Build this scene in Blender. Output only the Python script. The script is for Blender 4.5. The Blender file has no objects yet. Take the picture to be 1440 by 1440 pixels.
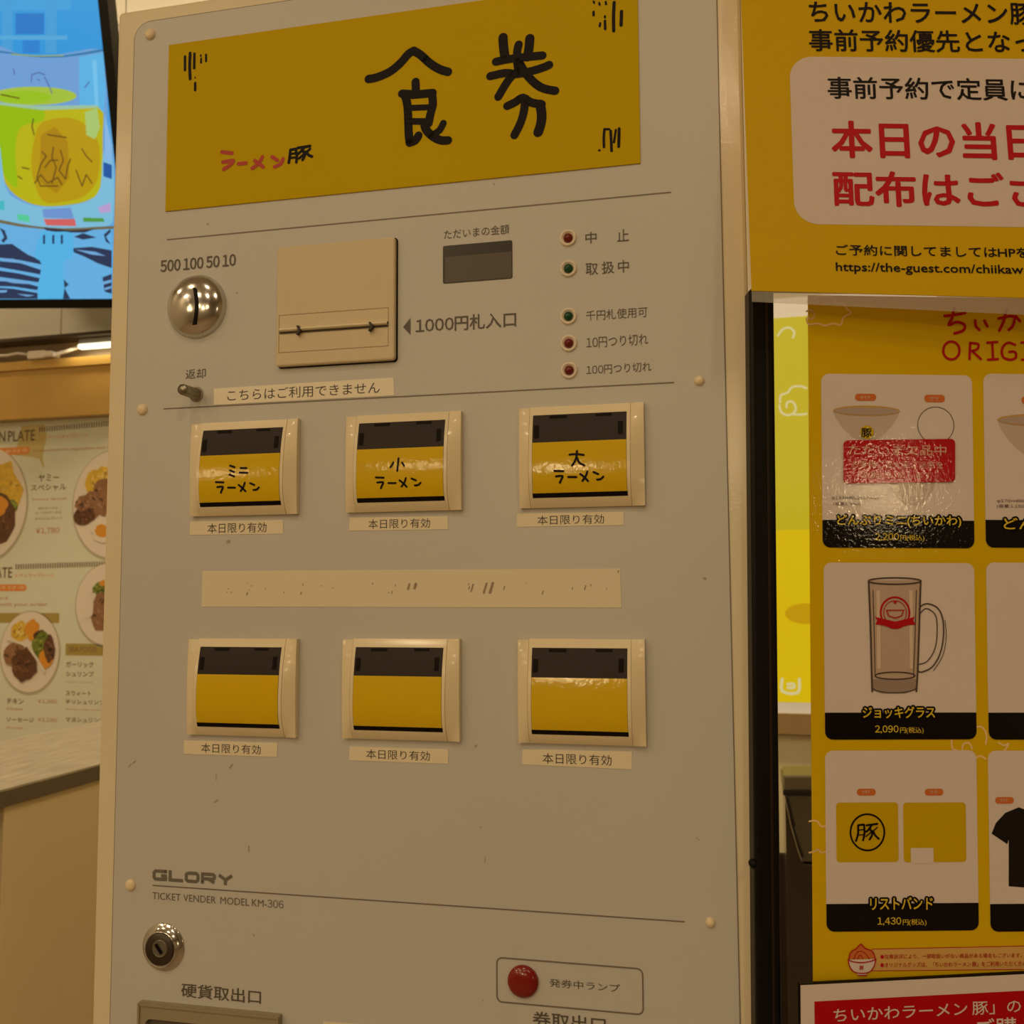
import bpy, math, random
from math import sin, cos, tan, pi, radians as RD
from mathutils import Vector, Matrix

random.seed(7)
SC = bpy.context.scene
COL = SC.collection

# ------------------------------------------------------------------ camera, view, world
FPX = 1390.44                       # focal length in pixels of a 1440 px frame
PITCH, ROLL = RD(4.45), RD(-0.333)
CAM = Vector((0, 0, 1.45))
A_FWD = Vector((0, cos(PITCH), sin(PITCH)))
_u = Vector((0, -sin(PITCH), cos(PITCH))); _r = Vector((1, 0, 0))
A_RT = _r * cos(ROLL) + _u * sin(ROLL)
A_UP = -_r * sin(ROLL) + _u * cos(ROLL)
cd = bpy.data.cameras.new('camera'); cam = bpy.data.objects.new('camera', cd); COL.objects.link(cam)
cd.sensor_width = 36; cd.lens = FPX / 1440 * 36; cd.clip_start = 0.02; cd.clip_end = 50
_m = Matrix.Identity(4)
for i, a in enumerate((A_RT, A_UP, -A_FWD)):
    for j in range(3): _m[j][i] = a[j]
_m.translation = CAM
cam.matrix_world = _m
cd.dof.use_dof = True; cd.dof.focus_distance = 0.60; cd.dof.aperture_fstop = 21
SC.camera = cam
SC.view_settings.view_transform = 'Standard'; SC.view_settings.look = 'None'
SC.view_settings.exposure = 0; SC.view_settings.gamma = 1; SC.view_settings.use_curve_mapping = False
w = bpy.data.worlds.new('room_air'); SC.world = w; w.use_nodes = True
w.node_tree.nodes['Background'].inputs[0].default_value = (1.0, 0.80, 0.52, 1)
w.node_tree.nodes['Background'].inputs[1].default_value = 0.05

LAMP_POWER = 3.35
LAMP_COLOR = (1.0, 0.765, 0.465)

# ------------------------------------------------------------------ frames: planes the flat things lie in
def ray(x, y):
    return (A_FWD + A_RT * ((x - 720) / FPX) + A_UP * ((720 - y) / FPX))

class Frame:
    """origin O, U to the right, V up, N towards the room; local xyz = (u, -w, v)"""
    def __init__(s, yaw, tilt, roll, x, y, dist):
        y_, t, r = RD(yaw), RD(tilt), RD(roll)
        U = Vector((cos(y_), sin(y_), 0)); N = Vector((sin(y_), -cos(y_), 0)); V = Vector((0, 0, 1))
        V2 = V * cos(t) + N * sin(t)
        s.U = U * cos(r) + V2 * sin(r); s.V = -U * sin(r) + V2 * cos(r); s.N = s.U.cross(s.V)
        s.O = CAM + ray(x, y) * dist
        s.M = Matrix(((s.U.x, -s.N.x, s.V.x, s.O.x), (s.U.y, -s.N.y, s.V.y, s.O.y), (s.U.z, -s.N.z, s.V.z, s.O.z), (0, 0, 0, 1)))
    def moved(s, u, v):
        """slide the origin inside the plane"""
        s.O = s.O + s.U * u + s.V * v
        s.M.translation = s.O
        return s
    def px(s, x, y, w=0.0):
        d = ray(x, y); o = s.O + s.N * w
        t = (o - CAM).dot(s.N) / d.dot(s.N)
        q = CAM + d * t - s.O
        return (q.dot(s.U), q.dot(s.V))
    def root(s, name):
        o = bpy.data.objects.new(name, None); COL.objects.link(o); o.empty_display_size = 0.05
        o.matrix_world = s.M
        return o

def tag(o, label=None, cat=None, group=None, kind=None):
    if label: o['label'] = label
    if cat: o['category'] = cat
    if group: o['group'] = group
    if kind: o['kind'] = kind
    return o

# ------------------------------------------------------------------ materials
def lin(c): return c / 12.92 if c <= 0.04045 else ((c + 0.055) / 1.055) ** 2.4
def srgb(r, g, b): return (lin(r / 255), lin(g / 255), lin(b / 255), 1)

_mats = {}
def mat(name, col, rough=0.5, metal=0.0, noise=0.0, nscale=40.0, bump=0.0, bscale=200.0, coat=0.0, coat_rough=0.05,
        coat_bump=0.0, coat_scale=60.0, emit=None, strength=1.0, spec=0.5, alpha=None):
    if name in _mats: return _mats[name]
    m = bpy.data.materials.new(name); m.use_nodes = True; nt = m.node_tree
    b = nt.nodes['Principled BSDF']
    b.inputs['Base Color'].default_value = col; b.inputs['Roughness'].default_value = rough
    b.inputs['Metallic'].default_value = metal; b.inputs['Specular IOR Level'].default_value = spec
    tc = nt.nodes.new('ShaderNodeTexCoord')
    if noise:
        n = nt.nodes.new('ShaderNodeTexNoise'); n.inputs['Scale'].default_value = nscale; n.inputs['Detail'].default_value = 4
        nt.links.new(tc.outputs['Object'], n.inputs['Vector'])
        mx = nt.nodes.new('ShaderNodeMix'); mx.data_type = 'RGBA'
        mx.inputs[6].default_value = tuple(c * (1 - noise) for c in col[:3]) + (1,)
        mx.inputs[7].default_value = tuple(min(1, c * (1 + noise)) for c in col[:3]) + (1,)
        nt.links.new(n.outputs['Fac'], mx.inputs[0]); nt.links.new(mx.outputs[2], b.inputs['Base Color'])
    if bump:
        n = nt.nodes.new('ShaderNodeTexNoise'); n.inputs['Scale'].default_value = bscale; n.inputs['Detail'].default_value = 3
        nt.links.new(tc.outputs['Object'], n.inputs['Vector'])
        bp = nt.nodes.new('ShaderNodeBump'); bp.inputs['Strength'].default_value = bump; bp.inputs['Distance'].default_value = 0.002
        nt.links.new(n.outputs['Fac'], bp.inputs['Height']); nt.links.new(bp.outputs['Normal'], b.inputs['Normal'])
    if coat:
        b.inputs['Coat Weight'].default_value = coat; b.inputs['Coat Roughness'].default_value = coat_rough
        if coat_bump:
            g = nt.nodes.new('ShaderNodeNewGeometry')
            n = nt.nodes.new('ShaderNodeTexNoise'); n.inputs['Scale'].default_value = coat_scale; n.inputs['Detail'].default_value = 3
            nt.links.new(g.outputs['Position'], n.inputs['Vector'])
            bp = nt.nodes.new('ShaderNodeBump'); bp.inputs['Strength'].default_value = coat_bump; bp.inputs['Distance'].default_value = 0.001
            nt.links.new(n.outputs['Fac'], bp.inputs['Height']); nt.links.new(bp.outputs['Normal'], b.inputs['Coat Normal'])
    if emit:
        b.inputs['Emission Color'].default_value = emit; b.inputs['Emission Strength'].default_value = strength
    _mats[name] = m
    return m

def emis(name, r, g, b, s=1.0):
    return mat(name, (0.01, 0.01, 0.01, 1), 0.3, emit=srgb(r, g, b), strength=s)

def lam(name, r, g, b):      # laminated print
    return mat(name, srgb(r, g, b), 0.5, coat=0.45, coat_rough=0.045, coat_bump=0.08, coat_scale=480, spec=0.05)
def plain(name, r, g, b): return mat(name, srgb(r, g, b), 0.45, spec=0.12)

# ------------------------------------------------------------------ mesh builder in (u, v, w)
class MB:
    def __init__(s): s.v = []; s.f = []; s.sm = []
    def add(s, vs, fs, smooth=False):
        k = len(s.v); s.v += [tuple(p) for p in vs]; s.f += [tuple(i + k for i in f) for f in fs]; s.sm += [smooth] * len(fs)
        return s
    def poly(s, pts, w=0.0):
        return s.add([(u, v, w) for u, v in pts], [tuple(range(len(pts)))])
    def slab(s, pts, w0, w1, bev=0.0):
        """extruded outline, front edge chamfered by bev"""
        n = len(pts)
        rings = [[(u, v, w0) for u, v in pts]]
        if bev:
            rings.append([(u, v, w1 - bev) for u, v in pts])
            for k in (0.5, 1.0):
                d = bev * (1 - cos(k * pi / 2)) if k < 1 else bev
                rings.append([(u, v, w1 - bev * (1 - sin(k * pi / 2))) for u, v in inset(pts, d)])
        else:
            rings.append([(u, v, w1) for u, v in pts])
        vs = [p for r in rings for p in r]; fs = []
        for r in range(len(rings) - 1):
            for i in range(n):
                j = (i + 1) % n
                fs.append((r * n + i, r * n + j, (r + 1) * n + j, (r + 1) * n + i))
        k = (len(rings) - 1) * n
        fs.append(tuple(range(k, k + n))); fs.append(tuple(range(n - 1, -1, -1)))
        return s.add(vs, fs)
    def ring(s, outer, inner, w0, w1):
        """frame between two outlines with equal point count, with walls"""
        n = len(outer)
        vs = [(u, v, w1) for u, v in outer] + [(u, v, w1) for u, v in inner] + [(u, v, w0) for u, v in outer] + [(u, v, w0) for u, v in inner]
        fs = []
        for i in range(n):
            j = (i + 1) % n
            fs += [(i, j, n + j, n + i), (2 * n + i, 2 * n + j, j, i), (n + i, n + j, 3 * n + j, 3 * n + i)]
        return s.add(vs, fs)
    def lathe(s, cu, cv, prof, n=48, smooth=True, axis=(0, 0)):
        """profile [(r, w)] about the plane normal; axis = lean of the axis per metre"""
        vs = []; fs = []
        for r, w_ in prof:
            for i in range(n):
                a = 2 * pi * i / n
                vs.append((cu + r * cos(a) + axis[0] * w_, cv + r * sin(a) + axis[1] * w_, w_))
        for k in range(len(prof) - 1):
            for i in range(n):
                j = (i + 1) % n
                fs.append((k * n + i, k * n + j, (k + 1) * n + j, (k + 1) * n + i))
        k = (len(prof) - 1) * n
        if prof[-1][0] > 1e-6: fs.append(tuple(range(k, k + n)))
        return s.add(vs, fs, smooth)
    def box(s, u0, u1, v0, v1, w0, w1):
        return s.slab([(u0, v0), (u1, v0), (u1, v1), (u0, v1)], w0, w1)
    def stroke(s, pts, wd, w=0.0, cap=True, bend=None):
        n = len(pts)
        for i in range(n - 1):
            a = Vector(pts[i]); b = Vector(pts[i + 1]); d = b - a
            if d.length < 1e-9: continue
            q = Vector((-d.y, d.x)).normalized() * wd / 2
            z = w + 5e-6 * (len(s.f) % 12)
            s.add([(*(a - q), z), (*(b - q), z), (*(b + q), z), (*(a + q), z)], [(0, 1, 2, 3)])
        for i, p in enumerate(pts):
            if cap or 0 < i < n - 1:
                s.poly([(p[0] + wd / 2 * cos(2 * pi * k / 14), p[1] + wd / 2 * sin(2 * pi * k / 14)) for k in range(14)], w + 5e-6 * (len(s.f) % 12))
        return s
    def build(s, name, m, parent=None, bendw=None, label=None, kind=None, ws=True):
        vs = s.v
        if bendw: vs = [(u, v, bendw(u, v) + w_) for u, v, w_ in vs]
        me = bpy.data.meshes.new(name)
        me.from_pydata([(u, -w_, v) for u, v, w_ in vs], [], s.f); me.update()
        me.materials.append(m)
        me.polygons.foreach_set('use_smooth', s.sm)
        o = bpy.data.objects.new(name, me); COL.objects.link(o)
        if parent: o.parent = parent
        if label: o['label'] = label
        if kind: o['kind'] = kind
        return o

def inset(pts, d):
    n = len(pts); out = []
    area = sum(pts[i][0] * pts[(i + 1) % n][1] - pts[(i + 1) % n][0] * pts[i][1] for i in range(n))
    sg = 1 if area > 0 else -1
    for i in range(n):
        a, b, c = Vector(pts[i - 1]), Vector(pts[i]), Vector(pts[(i + 1) % n])
        d1 = (b - a).normalized(); d2 = (c - b).normalized()
        n1 = Vector((-d1.y, d1.x)) * sg; n2 = Vector((-d2.y, d2.x)) * sg
        bis = n1 + n2
        bis = bis / max(0.3, bis.length_squared / 2) / 1.0
        out.append((b.x + bis.x * d, b.y + bis.y * d))
    return out

def rect(u0, v0, u1, v1): return [(u0, v0), (u1, v0), (u1, v1), (u0, v1)]
def rrect(u0, v0, u1, v1, r, n=5):
    if u0 > u1: u0, u1 = u1, u0
    if v0 > v1: v0, v1 = v1, v0
    pts = []
    for cu, cv, a0 in ((u0 + r, v0 + r, pi), (u1 - r, v0 + r, 1.5 * pi), (u1 - r, v1 - r, 0), (u0 + r, v1 - r, pi / 2)):
        for k in range(n + 1):
            a = a0 + k / n * pi / 2; pts.append((cu + r * cos(a), cv + r * sin(a)))
    return pts
def ell(cu, cv, ru, rv, n=32): return [(cu + ru * cos(2 * pi * k / n), cv + rv * sin(2 * pi * k / n)) for k in range(n)]

_glyph = {}
def _run(s, res):
    k = (s, res)
    if k not in _glyph:
        c = bpy.data.curves.new('t', 'FONT'); c.body = s
        c.resolution_u = res
        o = bpy.data.objects.new('t', c); COL.objects.link(o)
        dg = bpy.context.evaluated_depsgraph_get()
        me = bpy.data.meshes.new_from_object(o.evaluated_get(dg))
        vs = [(v.co.x, v.co.y) for v in me.vertices]; fs = [tuple(p.vertices) for p in me.polygons]
        bpy.data.objects.remove(o); bpy.data.curves.remove(c); bpy.data.meshes.remove(me)
        x0 = min(v[0] for v in vs); x1 = max(v[0] for v in vs)
        _glyph[k] = ([(x - x0, y) for x, y in vs], fs, x1 - x0)
    return _glyph[k]
def glyphs(s, res):
    """outline of a line of writing, normalised to a unit box; plain Latin characters take the wide forms
    of the same face and are set proportionally"""
    runs = []
    for ch in s:
        if ch == ' ': runs.append(' ')
        elif ch.isdigit(): runs.append(chr(ord(ch) + 0xFEE0)); runs.append('')
        elif ch == '¥': runs.append('￥'); runs.append('')
        elif runs and runs[-1] not in ('', ' ') and ('!' <= ch <= '~') == ('!' <= runs[-1][-1] <= '~'): runs[-1] += ch
        else: runs.append(ch)
    em = _run('田', 2)[2]; x = 0; vs = []; fs = []
    for q in runs:
        if q == '': continue
        if q == ' ': x += em * .26; continue
        v_, f_, wd = _run(q, res); k = len(vs)
        vs += [(a + x, b) for a, b in v_]; fs += [tuple(i + k for i in f) for f in f_]; x += wd + em * .10
    x0 = min(v[0] for v in vs); x1 = max(v[0] for v in vs); y0 = min(v[1] for v in vs); y1 = max(v[1] for v in vs)
    return [((a - x0) / (x1 - x0), (b - y0) / (y1 - y0)) for a, b in vs], fs

def text(F, s, x0, y0, x1, y1, m, parent, bold=0.0, w=0.0002, res=3, name='lettering', bendw=None, pw=None, mb=None):
    """lettering whose outline runs from the pixel (x0, y0) (top left) to (x1, y1) (bottom right) on the frame"""
    pw = w if pw is None else pw
    u0, v1 = F.px(x0, y0, pw); u1, v0 = F.px(x1, y1, pw)
    vs, fs = glyphs(s, res if not bold else max(2, res - 1))
    b = mb or MB()
    em = (v1 - v0) * 1.0; bo = bold * em
    shifts = [(0, 0)] if not bold else [(0, 0)] + [(bo * cos(k * pi / 3), bo * sin(k * pi / 3)) for k in range(6)]
    for k, (dx, dy) in enumerate(shifts):
        b.add([(u0 + bo + (u1 - u0 - 2 * bo) * x + dx, v0 + bo + (v1 - v0 - 2 * bo) * y + dy, w + k * 8e-6) for x, y in vs], fs)
    if mb: return mb
    return b.build(name, m, parent, bendw)

def P(F, pts, w=0.0): return [F.px(x, y, w) for x, y in pts]
def pxm(F, x, y, n=1.0, w=0.0):
    a = Vector(F.px(x, y, w)); b = Vector(F.px(x + 1, y, w))
    return (b - a).length * n

# ------------------------------------------------------------------ shared materials
M_panel = mat('panel_grey_sheet', (0.60, 0.585, 0.565, 1), 0.42, noise=0.03, nscale=6, coat=0.25, coat_rough=0.3)
M_case = mat('case_cream', (0.83, 0.73, 0.52, 1), 0.38, noise=0.04, nscale=12, bump=0.05, bscale=500, coat=0.35, coat_rough=0.05, coat_bump=.10, coat_scale=520)
M_cream = mat('button_cream', (0.86, 0.74, 0.50, 1), 0.35, coat=0.3, coat_rough=0.12)
M_slotcream = mat('bill_slot_cream', (0.72, 0.60, 0.40, 1), 0.45, noise=0.03, nscale=30)
M_ink = mat('print_brown_grey', (0.115, 0.095, 0.075, 1), 0.5)
M_inkb = mat('print_logo_grey', (0.17, 0.15, 0.125, 1), 0.5)
M_inksoft = mat('print_line', (0.20, 0.17, 0.135, 1), 0.5)
M_black = mat('matt_black', (0.004, 0.003, 0.003, 1), 0.5, spec=.15)
M_marker = mat('marker_black', (0.007, 0.004, 0.005, 1), 0.5, spec=.15)
M_yellow = mat('banner_yellow', (0.62, 0.435, 0.0, 1), 0.55, noise=0.02, nscale=8, spec=0.08)
M_red = mat('banner_red', (0.50, 0.03, 0.012, 1), 0.5)
M_stick = mat('sticker_paper', (0.86, 0.76, 0.56, 1), 0.5)
M_stickw = mat('sticker_paper_pale', (0.95, 0.87, 0.70, 1), 0.45)
M_stickb = mat('blank_strip_paper', (0.82, 0.73, 0.54, 1), 0.5, noise=0.02, nscale=60)
M_chrome = mat('chrome', (0.66, 0.64, 0.61, 1), 0.15, metal=1.0, bump=0.02, bscale=300)
M_steel = mat('worn_steel', (0.30, 0.28, 0.22, 1), 0.30, metal=1.0, noise=0.2, nscale=700)
M_darksteel = mat('dark_lock_steel', (0.10, 0.085, 0.07, 1), 0.4, metal=1.0)

# ==================================================================
#  ROOM
# ==================================================================
WALL = Frame(-14.5, 0, 0, 70, 700, 3.05)
WALL.moved(0, -WALL.O.z)                   # origin on the floor line
def wallroot(name): return WALL.root(name)
U0, U1, W1, HC = -1.6, 6.6, 9.5, 3.75
def struct(mb, name, m):
    o = mb.build(name, m); o.matrix_world = WALL.M; o['kind'] = 'structure'; return o
M_wall = mat('painted_wall', (0.60, 0.53, 0.40, 1), 0.7, noise=0.03, nscale=3)
M_ceil = mat('ceiling_paint', (0.66, 0.60, 0.48, 1), 0.8)
M_floor = mat('vinyl_floor', (0.30, 0.22, 0.14, 1), 0.5, noise=0.15, nscale=8)
struct(MB().box(U0, U1, 0, HC, -0.15, -0.012), 'wall_back', M_wall)
struct(MB().box(U0 - .15, U0, 0, HC, -0.15, W1), 'wall_left', M_wall)
struct(MB().box(U1, U1 + .15, 0, HC, -0.15, W1), 'wall_right', M_wall)
struct(MB().box(U0 - .15, U1 + .15, 0, HC, W1, W1 + .15), 'wall_front', M_wall)
struct(MB().box(U0 - .15, U1 + .15, -0.1, 0, -0.15, W1 + .15), 'floor', M_floor)
struct(MB().box(U0 - .15, U1 + .15, HC, HC + .1, -0.15, W1 + .15), 'ceiling', M_ceil)

# ---- white wall panels above the timber beam: joints at x=86 (low) and x=177 / y=37 (high)
M_tile = mat('white_wall_board', (0.93, 0.89, 0.76, 1), 0.4)
wt = wallroot('wall_panels'); tag(wt, kind='structure')
ua = WALL.px(86, 455)[0]; va = WALL.px(160, 37)[1]; vb = WALL.px(80, 471)[1]
step = WALL.px(177, 10)[0] - ua
gap = 0.004
for r in range(4):
    v0 = vb if r == 0 else va + gap + (r - 1) * 0.62
    v1 = va if r == 0 else min(HC - .01, v0 + 0.61)
    if v1 - v0 < 0.02: continue
    us = ua - 0.0 if r == 0 else ua + step
    for k in range(-2, 2):
        a = us + k * 0.62 + gap / 2
        MB().slab(rect(max(a, U0 + .01), v0, a + 0.62 - gap, v1), -0.012, 0.0, 0.0015).build('wall_panel', M_tile, wt)

# ---- lamps on the ceiling (things, light the scene)
def downlight(u, w_, power, size, label, cat='lamp', drop=0.0):
    rt = wallroot('ceiling_lamp')
    rt.location = WALL.O + WALL.U * u + WALL.N * w_ + Vector((0, 0, HC - drop))
    tag(rt, label, cat, 'warm ceiling lamps of the shop')
    b = MB()
    n = 24
    vs = []; fs = []
    prof = [(size * 1.12, 0), (size * 1.12, -0.02), (size, -0.024), (size, -0.004)]
    for r, z in prof:
        for i in range(n): vs.append((r * cos(2 * pi * i / n), z, r * sin(2 * pi * i / n)))
    for k in range(3):
        for i in range(n):
            j = (i + 1) % n; fs.append((k * n + i, k * n + j, (k + 1) * n + j, (k + 1) * n + i))
    b.add(vs, fs); b.build('trim_ring', mat('white_metal', (0.8, 0.78, 0.74, 1), 0.4), rt)
    d = MB(); d.add([(size * cos(2 * pi * i / n), -0.01, size * sin(2 * pi * i / n)) for i in range(n)], [tuple(range(n))])
    d.build('diffuser', mat('lamp_glow', (0.8, 0.8, 0.8, 1), 0.5, emit=(1, 0.8, 0.5, 1), strength=6), rt)
    l = bpy.data.lights.new('lamp_light', 'AREA'); l.shape = 'DISK'; l.size = size * 2; l.energy = power; l.color = LAMP_COLOR
    lo = bpy.data.objects.new('lamp_light', l); COL.objects.link(lo); lo.parent = rt; lo.location = (0, 0, -0.03)
    return rt
def to_wall(p):
    d = p - WALL.O; return d.dot(WALL.U), d.dot(WALL.N)
cu_, cw_ = to_wall(CAM)
LAMPS = [(-1.1, 3.6), (0.3, 3.9), (1.9, 3.7), (-1.1, 5.8), (0.5, 6.0), (2.1, 5.9), (3.6, 4.6), (0.25, 1.0), (2.6, 1.1), (-0.9, 1.0)]
LAMP_AT = ['above the left side of the machine front', 'above the camera and the machine', 'above the goods poster', 'in the far row, left end', 'in the far row, second from left',
           'in the far row, third from left', 'behind the goods poster lamp on the right', 'between the machine and the menu wall', 'above the backlit yellow display', 'above the wall screen and counter']
for i, (u, w_) in enumerate(LAMPS):
    pw = LAMP_POWER * (2.0 if i < 3 else 4.9 if i < 7 else 5.0)
    downlight(u, w_, pw, 0.11, 'round warm white ceiling lamp ' + LAMP_AT[i])

def glare_lamp(Fr_yaw, tilt, x, y, at, dist, power, size, label):
    n = Vector((sin(RD(Fr_yaw)), -cos(RD(Fr_yaw)), 0)) * cos(RD(tilt)) - Vector((0, 0, 1)) * sin(RD(tilt))
    d = ray(x, y).normalized(); p = CAM + d * at
    q = p + (d - n * 2 * d.dot(n)) * dist
    l = bpy.data.lights.new('lamp_light', 'AREA'); l.shape = 'DISK'; l.size = size; l.energy = power; l.color = (1, .76, .42)
    rt = bpy.data.objects.new('hanging_lamp', None); COL.objects.link(rt); rt.location = q
    rt.rotation_euler = (p - q).to_track_quat('-Z', 'Y').to_euler()
    tag(rt, label, 'lamp')
    lo = bpy.data.objects.new('lamp_light', l); COL.objects.link(lo); lo.parent = rt; lo.location = (0, 0, -.012)
    def mesh(nm, prof, m):
        k = 24; vs = [(r_ * cos(2 * pi * i / k), r_ * sin(2 * pi * i / k), z) for r_, z in prof for i in range(k)]
        fs = [(a * k + i, a * k + (i + 1) % k, (a + 1) * k + (i + 1) % k, (a + 1) * k + i) for a in range(len(prof) - 1) for i in range(k)]
        me = bpy.data.meshes.new(nm); me.from_pydata(vs, [], fs); me.materials.append(m); o = bpy.data.objects.new(nm, me); COL.objects.link(o); o.parent = rt
    mesh('lamp_shade', [(size * .52, 0), (size * .5, .1), (size * .2, .2), (.01, .22), (.004, .22)], mat('shade_black', (.02, .02, .02, 1), .5))
    R3 = rt.rotation_euler.to_matrix().transposed(); up_ = R3 @ Vector((0, 0, 1)); a = Vector((0, 0, .21)); h = HC - (q + (rt.rotation_euler.to_matrix() @ a)).z
    me = bpy.data.meshes.new('cord'); e1 = Vector((.004, 0, 0)); e2 = up_.cross(e1).normalized() * .004; e1 = e2.cross(up_).normalized() * .004
    c_ = [a + e1 + e2, a + e1 - e2, a - e1 - e2, a - e1 + e2]; me.from_pydata([tuple(v) for v in c_] + [tuple(v + up_ * h) for v in c_], [], [(0, 1, 5, 4), (1, 2, 6, 5), (2, 3, 7, 6), (3, 0, 4, 7)])
    me.materials.append(mat('shade_black', (.02, .02, .02, 1), .5)); o = bpy.data.objects.new('cord', me); COL.objects.link(o); o.parent = rt
glare_lamp(-12.92, 0, 1025, 632, .59, 5.2, 5, .30, 'hanging warm spot lamp facing the ticket machine from behind the camera')
glare_lamp(-12.92, -.8, 795, 668, .60, 4.6, 6, .24, 'hanging warm spot lamp left of the one facing the ticket machine')
glare_lamp(-12.92, -2.7, 592, 658, .62, 4.4, 3, .22, 'hanging warm spot lamp further left behind the camera')
glare_lamp(-12.92, -2.3, 300, 668, .68, 4.2, 3, .22, 'leftmost hanging warm spot lamp behind the camera')
glare_lamp(2.16, 2.1, 1250, 688, .57, 4.2, 3.4, .20, 'hanging warm spot lamp facing the goods poster from behind the camera')

# ---- timber beam with the light strip over the menu board
M_wood = mat('honey_timber', (0.60, 0.36, 0.075, 1), 0.4, noise=0.12, nscale=10, coat=0.3, coat_rough=0.2)
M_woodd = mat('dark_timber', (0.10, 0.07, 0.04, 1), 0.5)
tb = wallroot('timber_beam'); tag(tb, 'honey-coloured timber beam above the menu board under the white wall boards', 'beam')
uL, uR = U0 + .02, WALL.px(420, 540)[0]
def wv(y, x=70, w_=0.0): return WALL.px(x, y, w_)[1]
MB().box(uL, uR, wv(586.5, 70, .05), wv(518, 70, .05), 0.0, 0.05).build('board', M_wood, tb)
MB().box(uL, uR, wv(517, 70, .06), wv(505, 70, .06), 0.0, 0.06).build('upper_lip', M_wood, tb)
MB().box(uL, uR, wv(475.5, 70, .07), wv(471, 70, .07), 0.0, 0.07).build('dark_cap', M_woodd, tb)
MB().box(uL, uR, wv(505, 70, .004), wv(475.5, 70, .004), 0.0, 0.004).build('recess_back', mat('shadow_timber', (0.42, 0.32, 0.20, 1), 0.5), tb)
ls = wallroot('light_strip'); tag(ls, 'short glowing white light strip above the timber beam', 'lamp')
a = WALL.px(109, 488, .05); b_ = WALL.px(300, 480, .05)
MB().slab(rrect(a[0], a[1] - .006, b_[0], a[1] + .009, .006), 0.035, 0.05).build('tube', emis('strip_glow', 255, 250, 215, 1.6), ls)
MB().box(a[0], b_[0], a[1] + .010, a[1] + .026, 0.004, 0.045).build('housing', mat('strip_housing', (0.35, 0.33, 0.28, 1), 0.4), ls)
l = bpy.data.lights.new('strip_light', 'AREA'); l.shape = 'RECTANGLE'; l.size = 0.5; l.size_y = 0.02; l.energy = .5; l.color = (1, .85, .6)
lo = bpy.data.objects.new('strip_light', l); COL.objects.link(lo); lo.parent = ls; lo.location = ((a[0] + b_[0]) / 2, -0.075, a[1] - 0.005); lo.rotation_euler = (RD(10), 0, 0)
pc = wallroot('plug_connector'); tag(pc, 'white plug connector and cable lying above the timber beam', 'cable')
a = WALL.px(41, 506, .06); b_ = WALL.px(66, 493, .06)
MB().slab(rrect(a[0], a[1], b_[0], b_[1], .006), .045, .07, .003).build('connector_body', mat('white_plastic', (.85, .78, .66, 1), .4), pc)
a = WALL.px(64, 503.5, .06); b_ = WALL.px(79, 494, .06)
MB().slab(rrect(a[0], a[1], b_[0], b_[1], .008), .042, .074, .004).build('connector_cap', mat('white_plastic', (.85, .78, .66, 1), .4), pc)
def tube(F, pts, r, name, m, parent, n=8):
    """round tube through (x, y, w) pixel points"""
    c = [Vector((*F.px(x, y, w_), w_)) for x, y, w_ in pts]
    b = MB(); vs = []; fs = []
    for i, p in enumerate(c):
        d = (c[min(i + 1, len(c) - 1)] - c[max(i - 1, 0)]).normalized()
        s1 = d.cross(Vector((0, 0, 1)));
        if s1.length < 0.05: s1 = d.cross(Vector((0, 1, 0)))
        s1.normalize(); s2 = d.cross(s1)
        for k in range(n):
            a_ = 2 * pi * k / n; vs.append(tuple(p + s1 * r * cos(a_) + s2 * r * sin(a_)))
    for i in range(len(c) - 1):
        for k in range(n):
            j = (k + 1) % n; fs.append((i * n + k, i * n + j, (i + 1) * n + j, (i + 1) * n + k))
    fs += [tuple(range(n)), tuple(range((len(c) - 1) * n, len(c) * n))]
    b.add(vs, fs, True); return b.build(name, m, parent)
tube(WALL, [(-60, 496, .06), (-20, 501, .06), (10, 500, .06), (24, 497, .06), (42, 499, .06)], .0045, 'cable', mat('white_plastic', (.85, .78, .66, 1), .4), pc)
tube(WALL, [(78, 498, .06), (90, 495, .055), (103, 491, .05), (110, 488, .045)], .006, 'cable', mat('white_plastic', (.85, .78, .66, 1), .4), pc)

# ---- menu board
mn = wallroot('menu_board'); tag(mn, 'cream printed menu board with steak plates below the timber beam', 'menu')
M_menu = mat('menu_paper', (0.72, 0.75, 0.61, 1), 0.5, noise=0.02, nscale=4)
mL, mR = U0 + .05, WALL.px(400, 800)[0]
MB().box(mL, mR, wv(1075), wv(586.5, 70, .05) - .001, 0.0, 0.010).build('board', M_menu, mn)
E0 = 0.0102
m_brown = mat('menu_brown', (0.17, 0.11, 0.06, 1), .5); m_or = mat('menu_orange', (0.80, 0.29, 0.05, 1), .5)
m_pink = mat('menu_pink', (0.62, 0.26, 0.16, 1), .5); m_khaki = mat('menu_khaki', (0.42, 0.32, 0.08, 1), .5); m_grey = mat('menu_grey', (0.25, 0.20, 0.13, 1), .5)
def slant(x0, x1, y): return (870 - y) / 4400 * (x1 - x0) / 2
def T(s, x0, y0, x1, y1, m, bold=0.0, **k):
    h = slant(x0, x1, y0); return text(WALL, s, x0, y0 + h, x1, y1 - h, m, mn, bold, w=E0 + .0004, res=2, **k)
T('GREEN PLATE', -34, 606, 49, 622, m_brown, .012)
T('アニメーションプレート', 55, 610, 123, 616, m_or)
T('REGULAR PLATE', -78, 798, 17, 813.5, m_brown, .012)
T('レギュラープレート', 22, 806, 76, 811.5, m_or)
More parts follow.
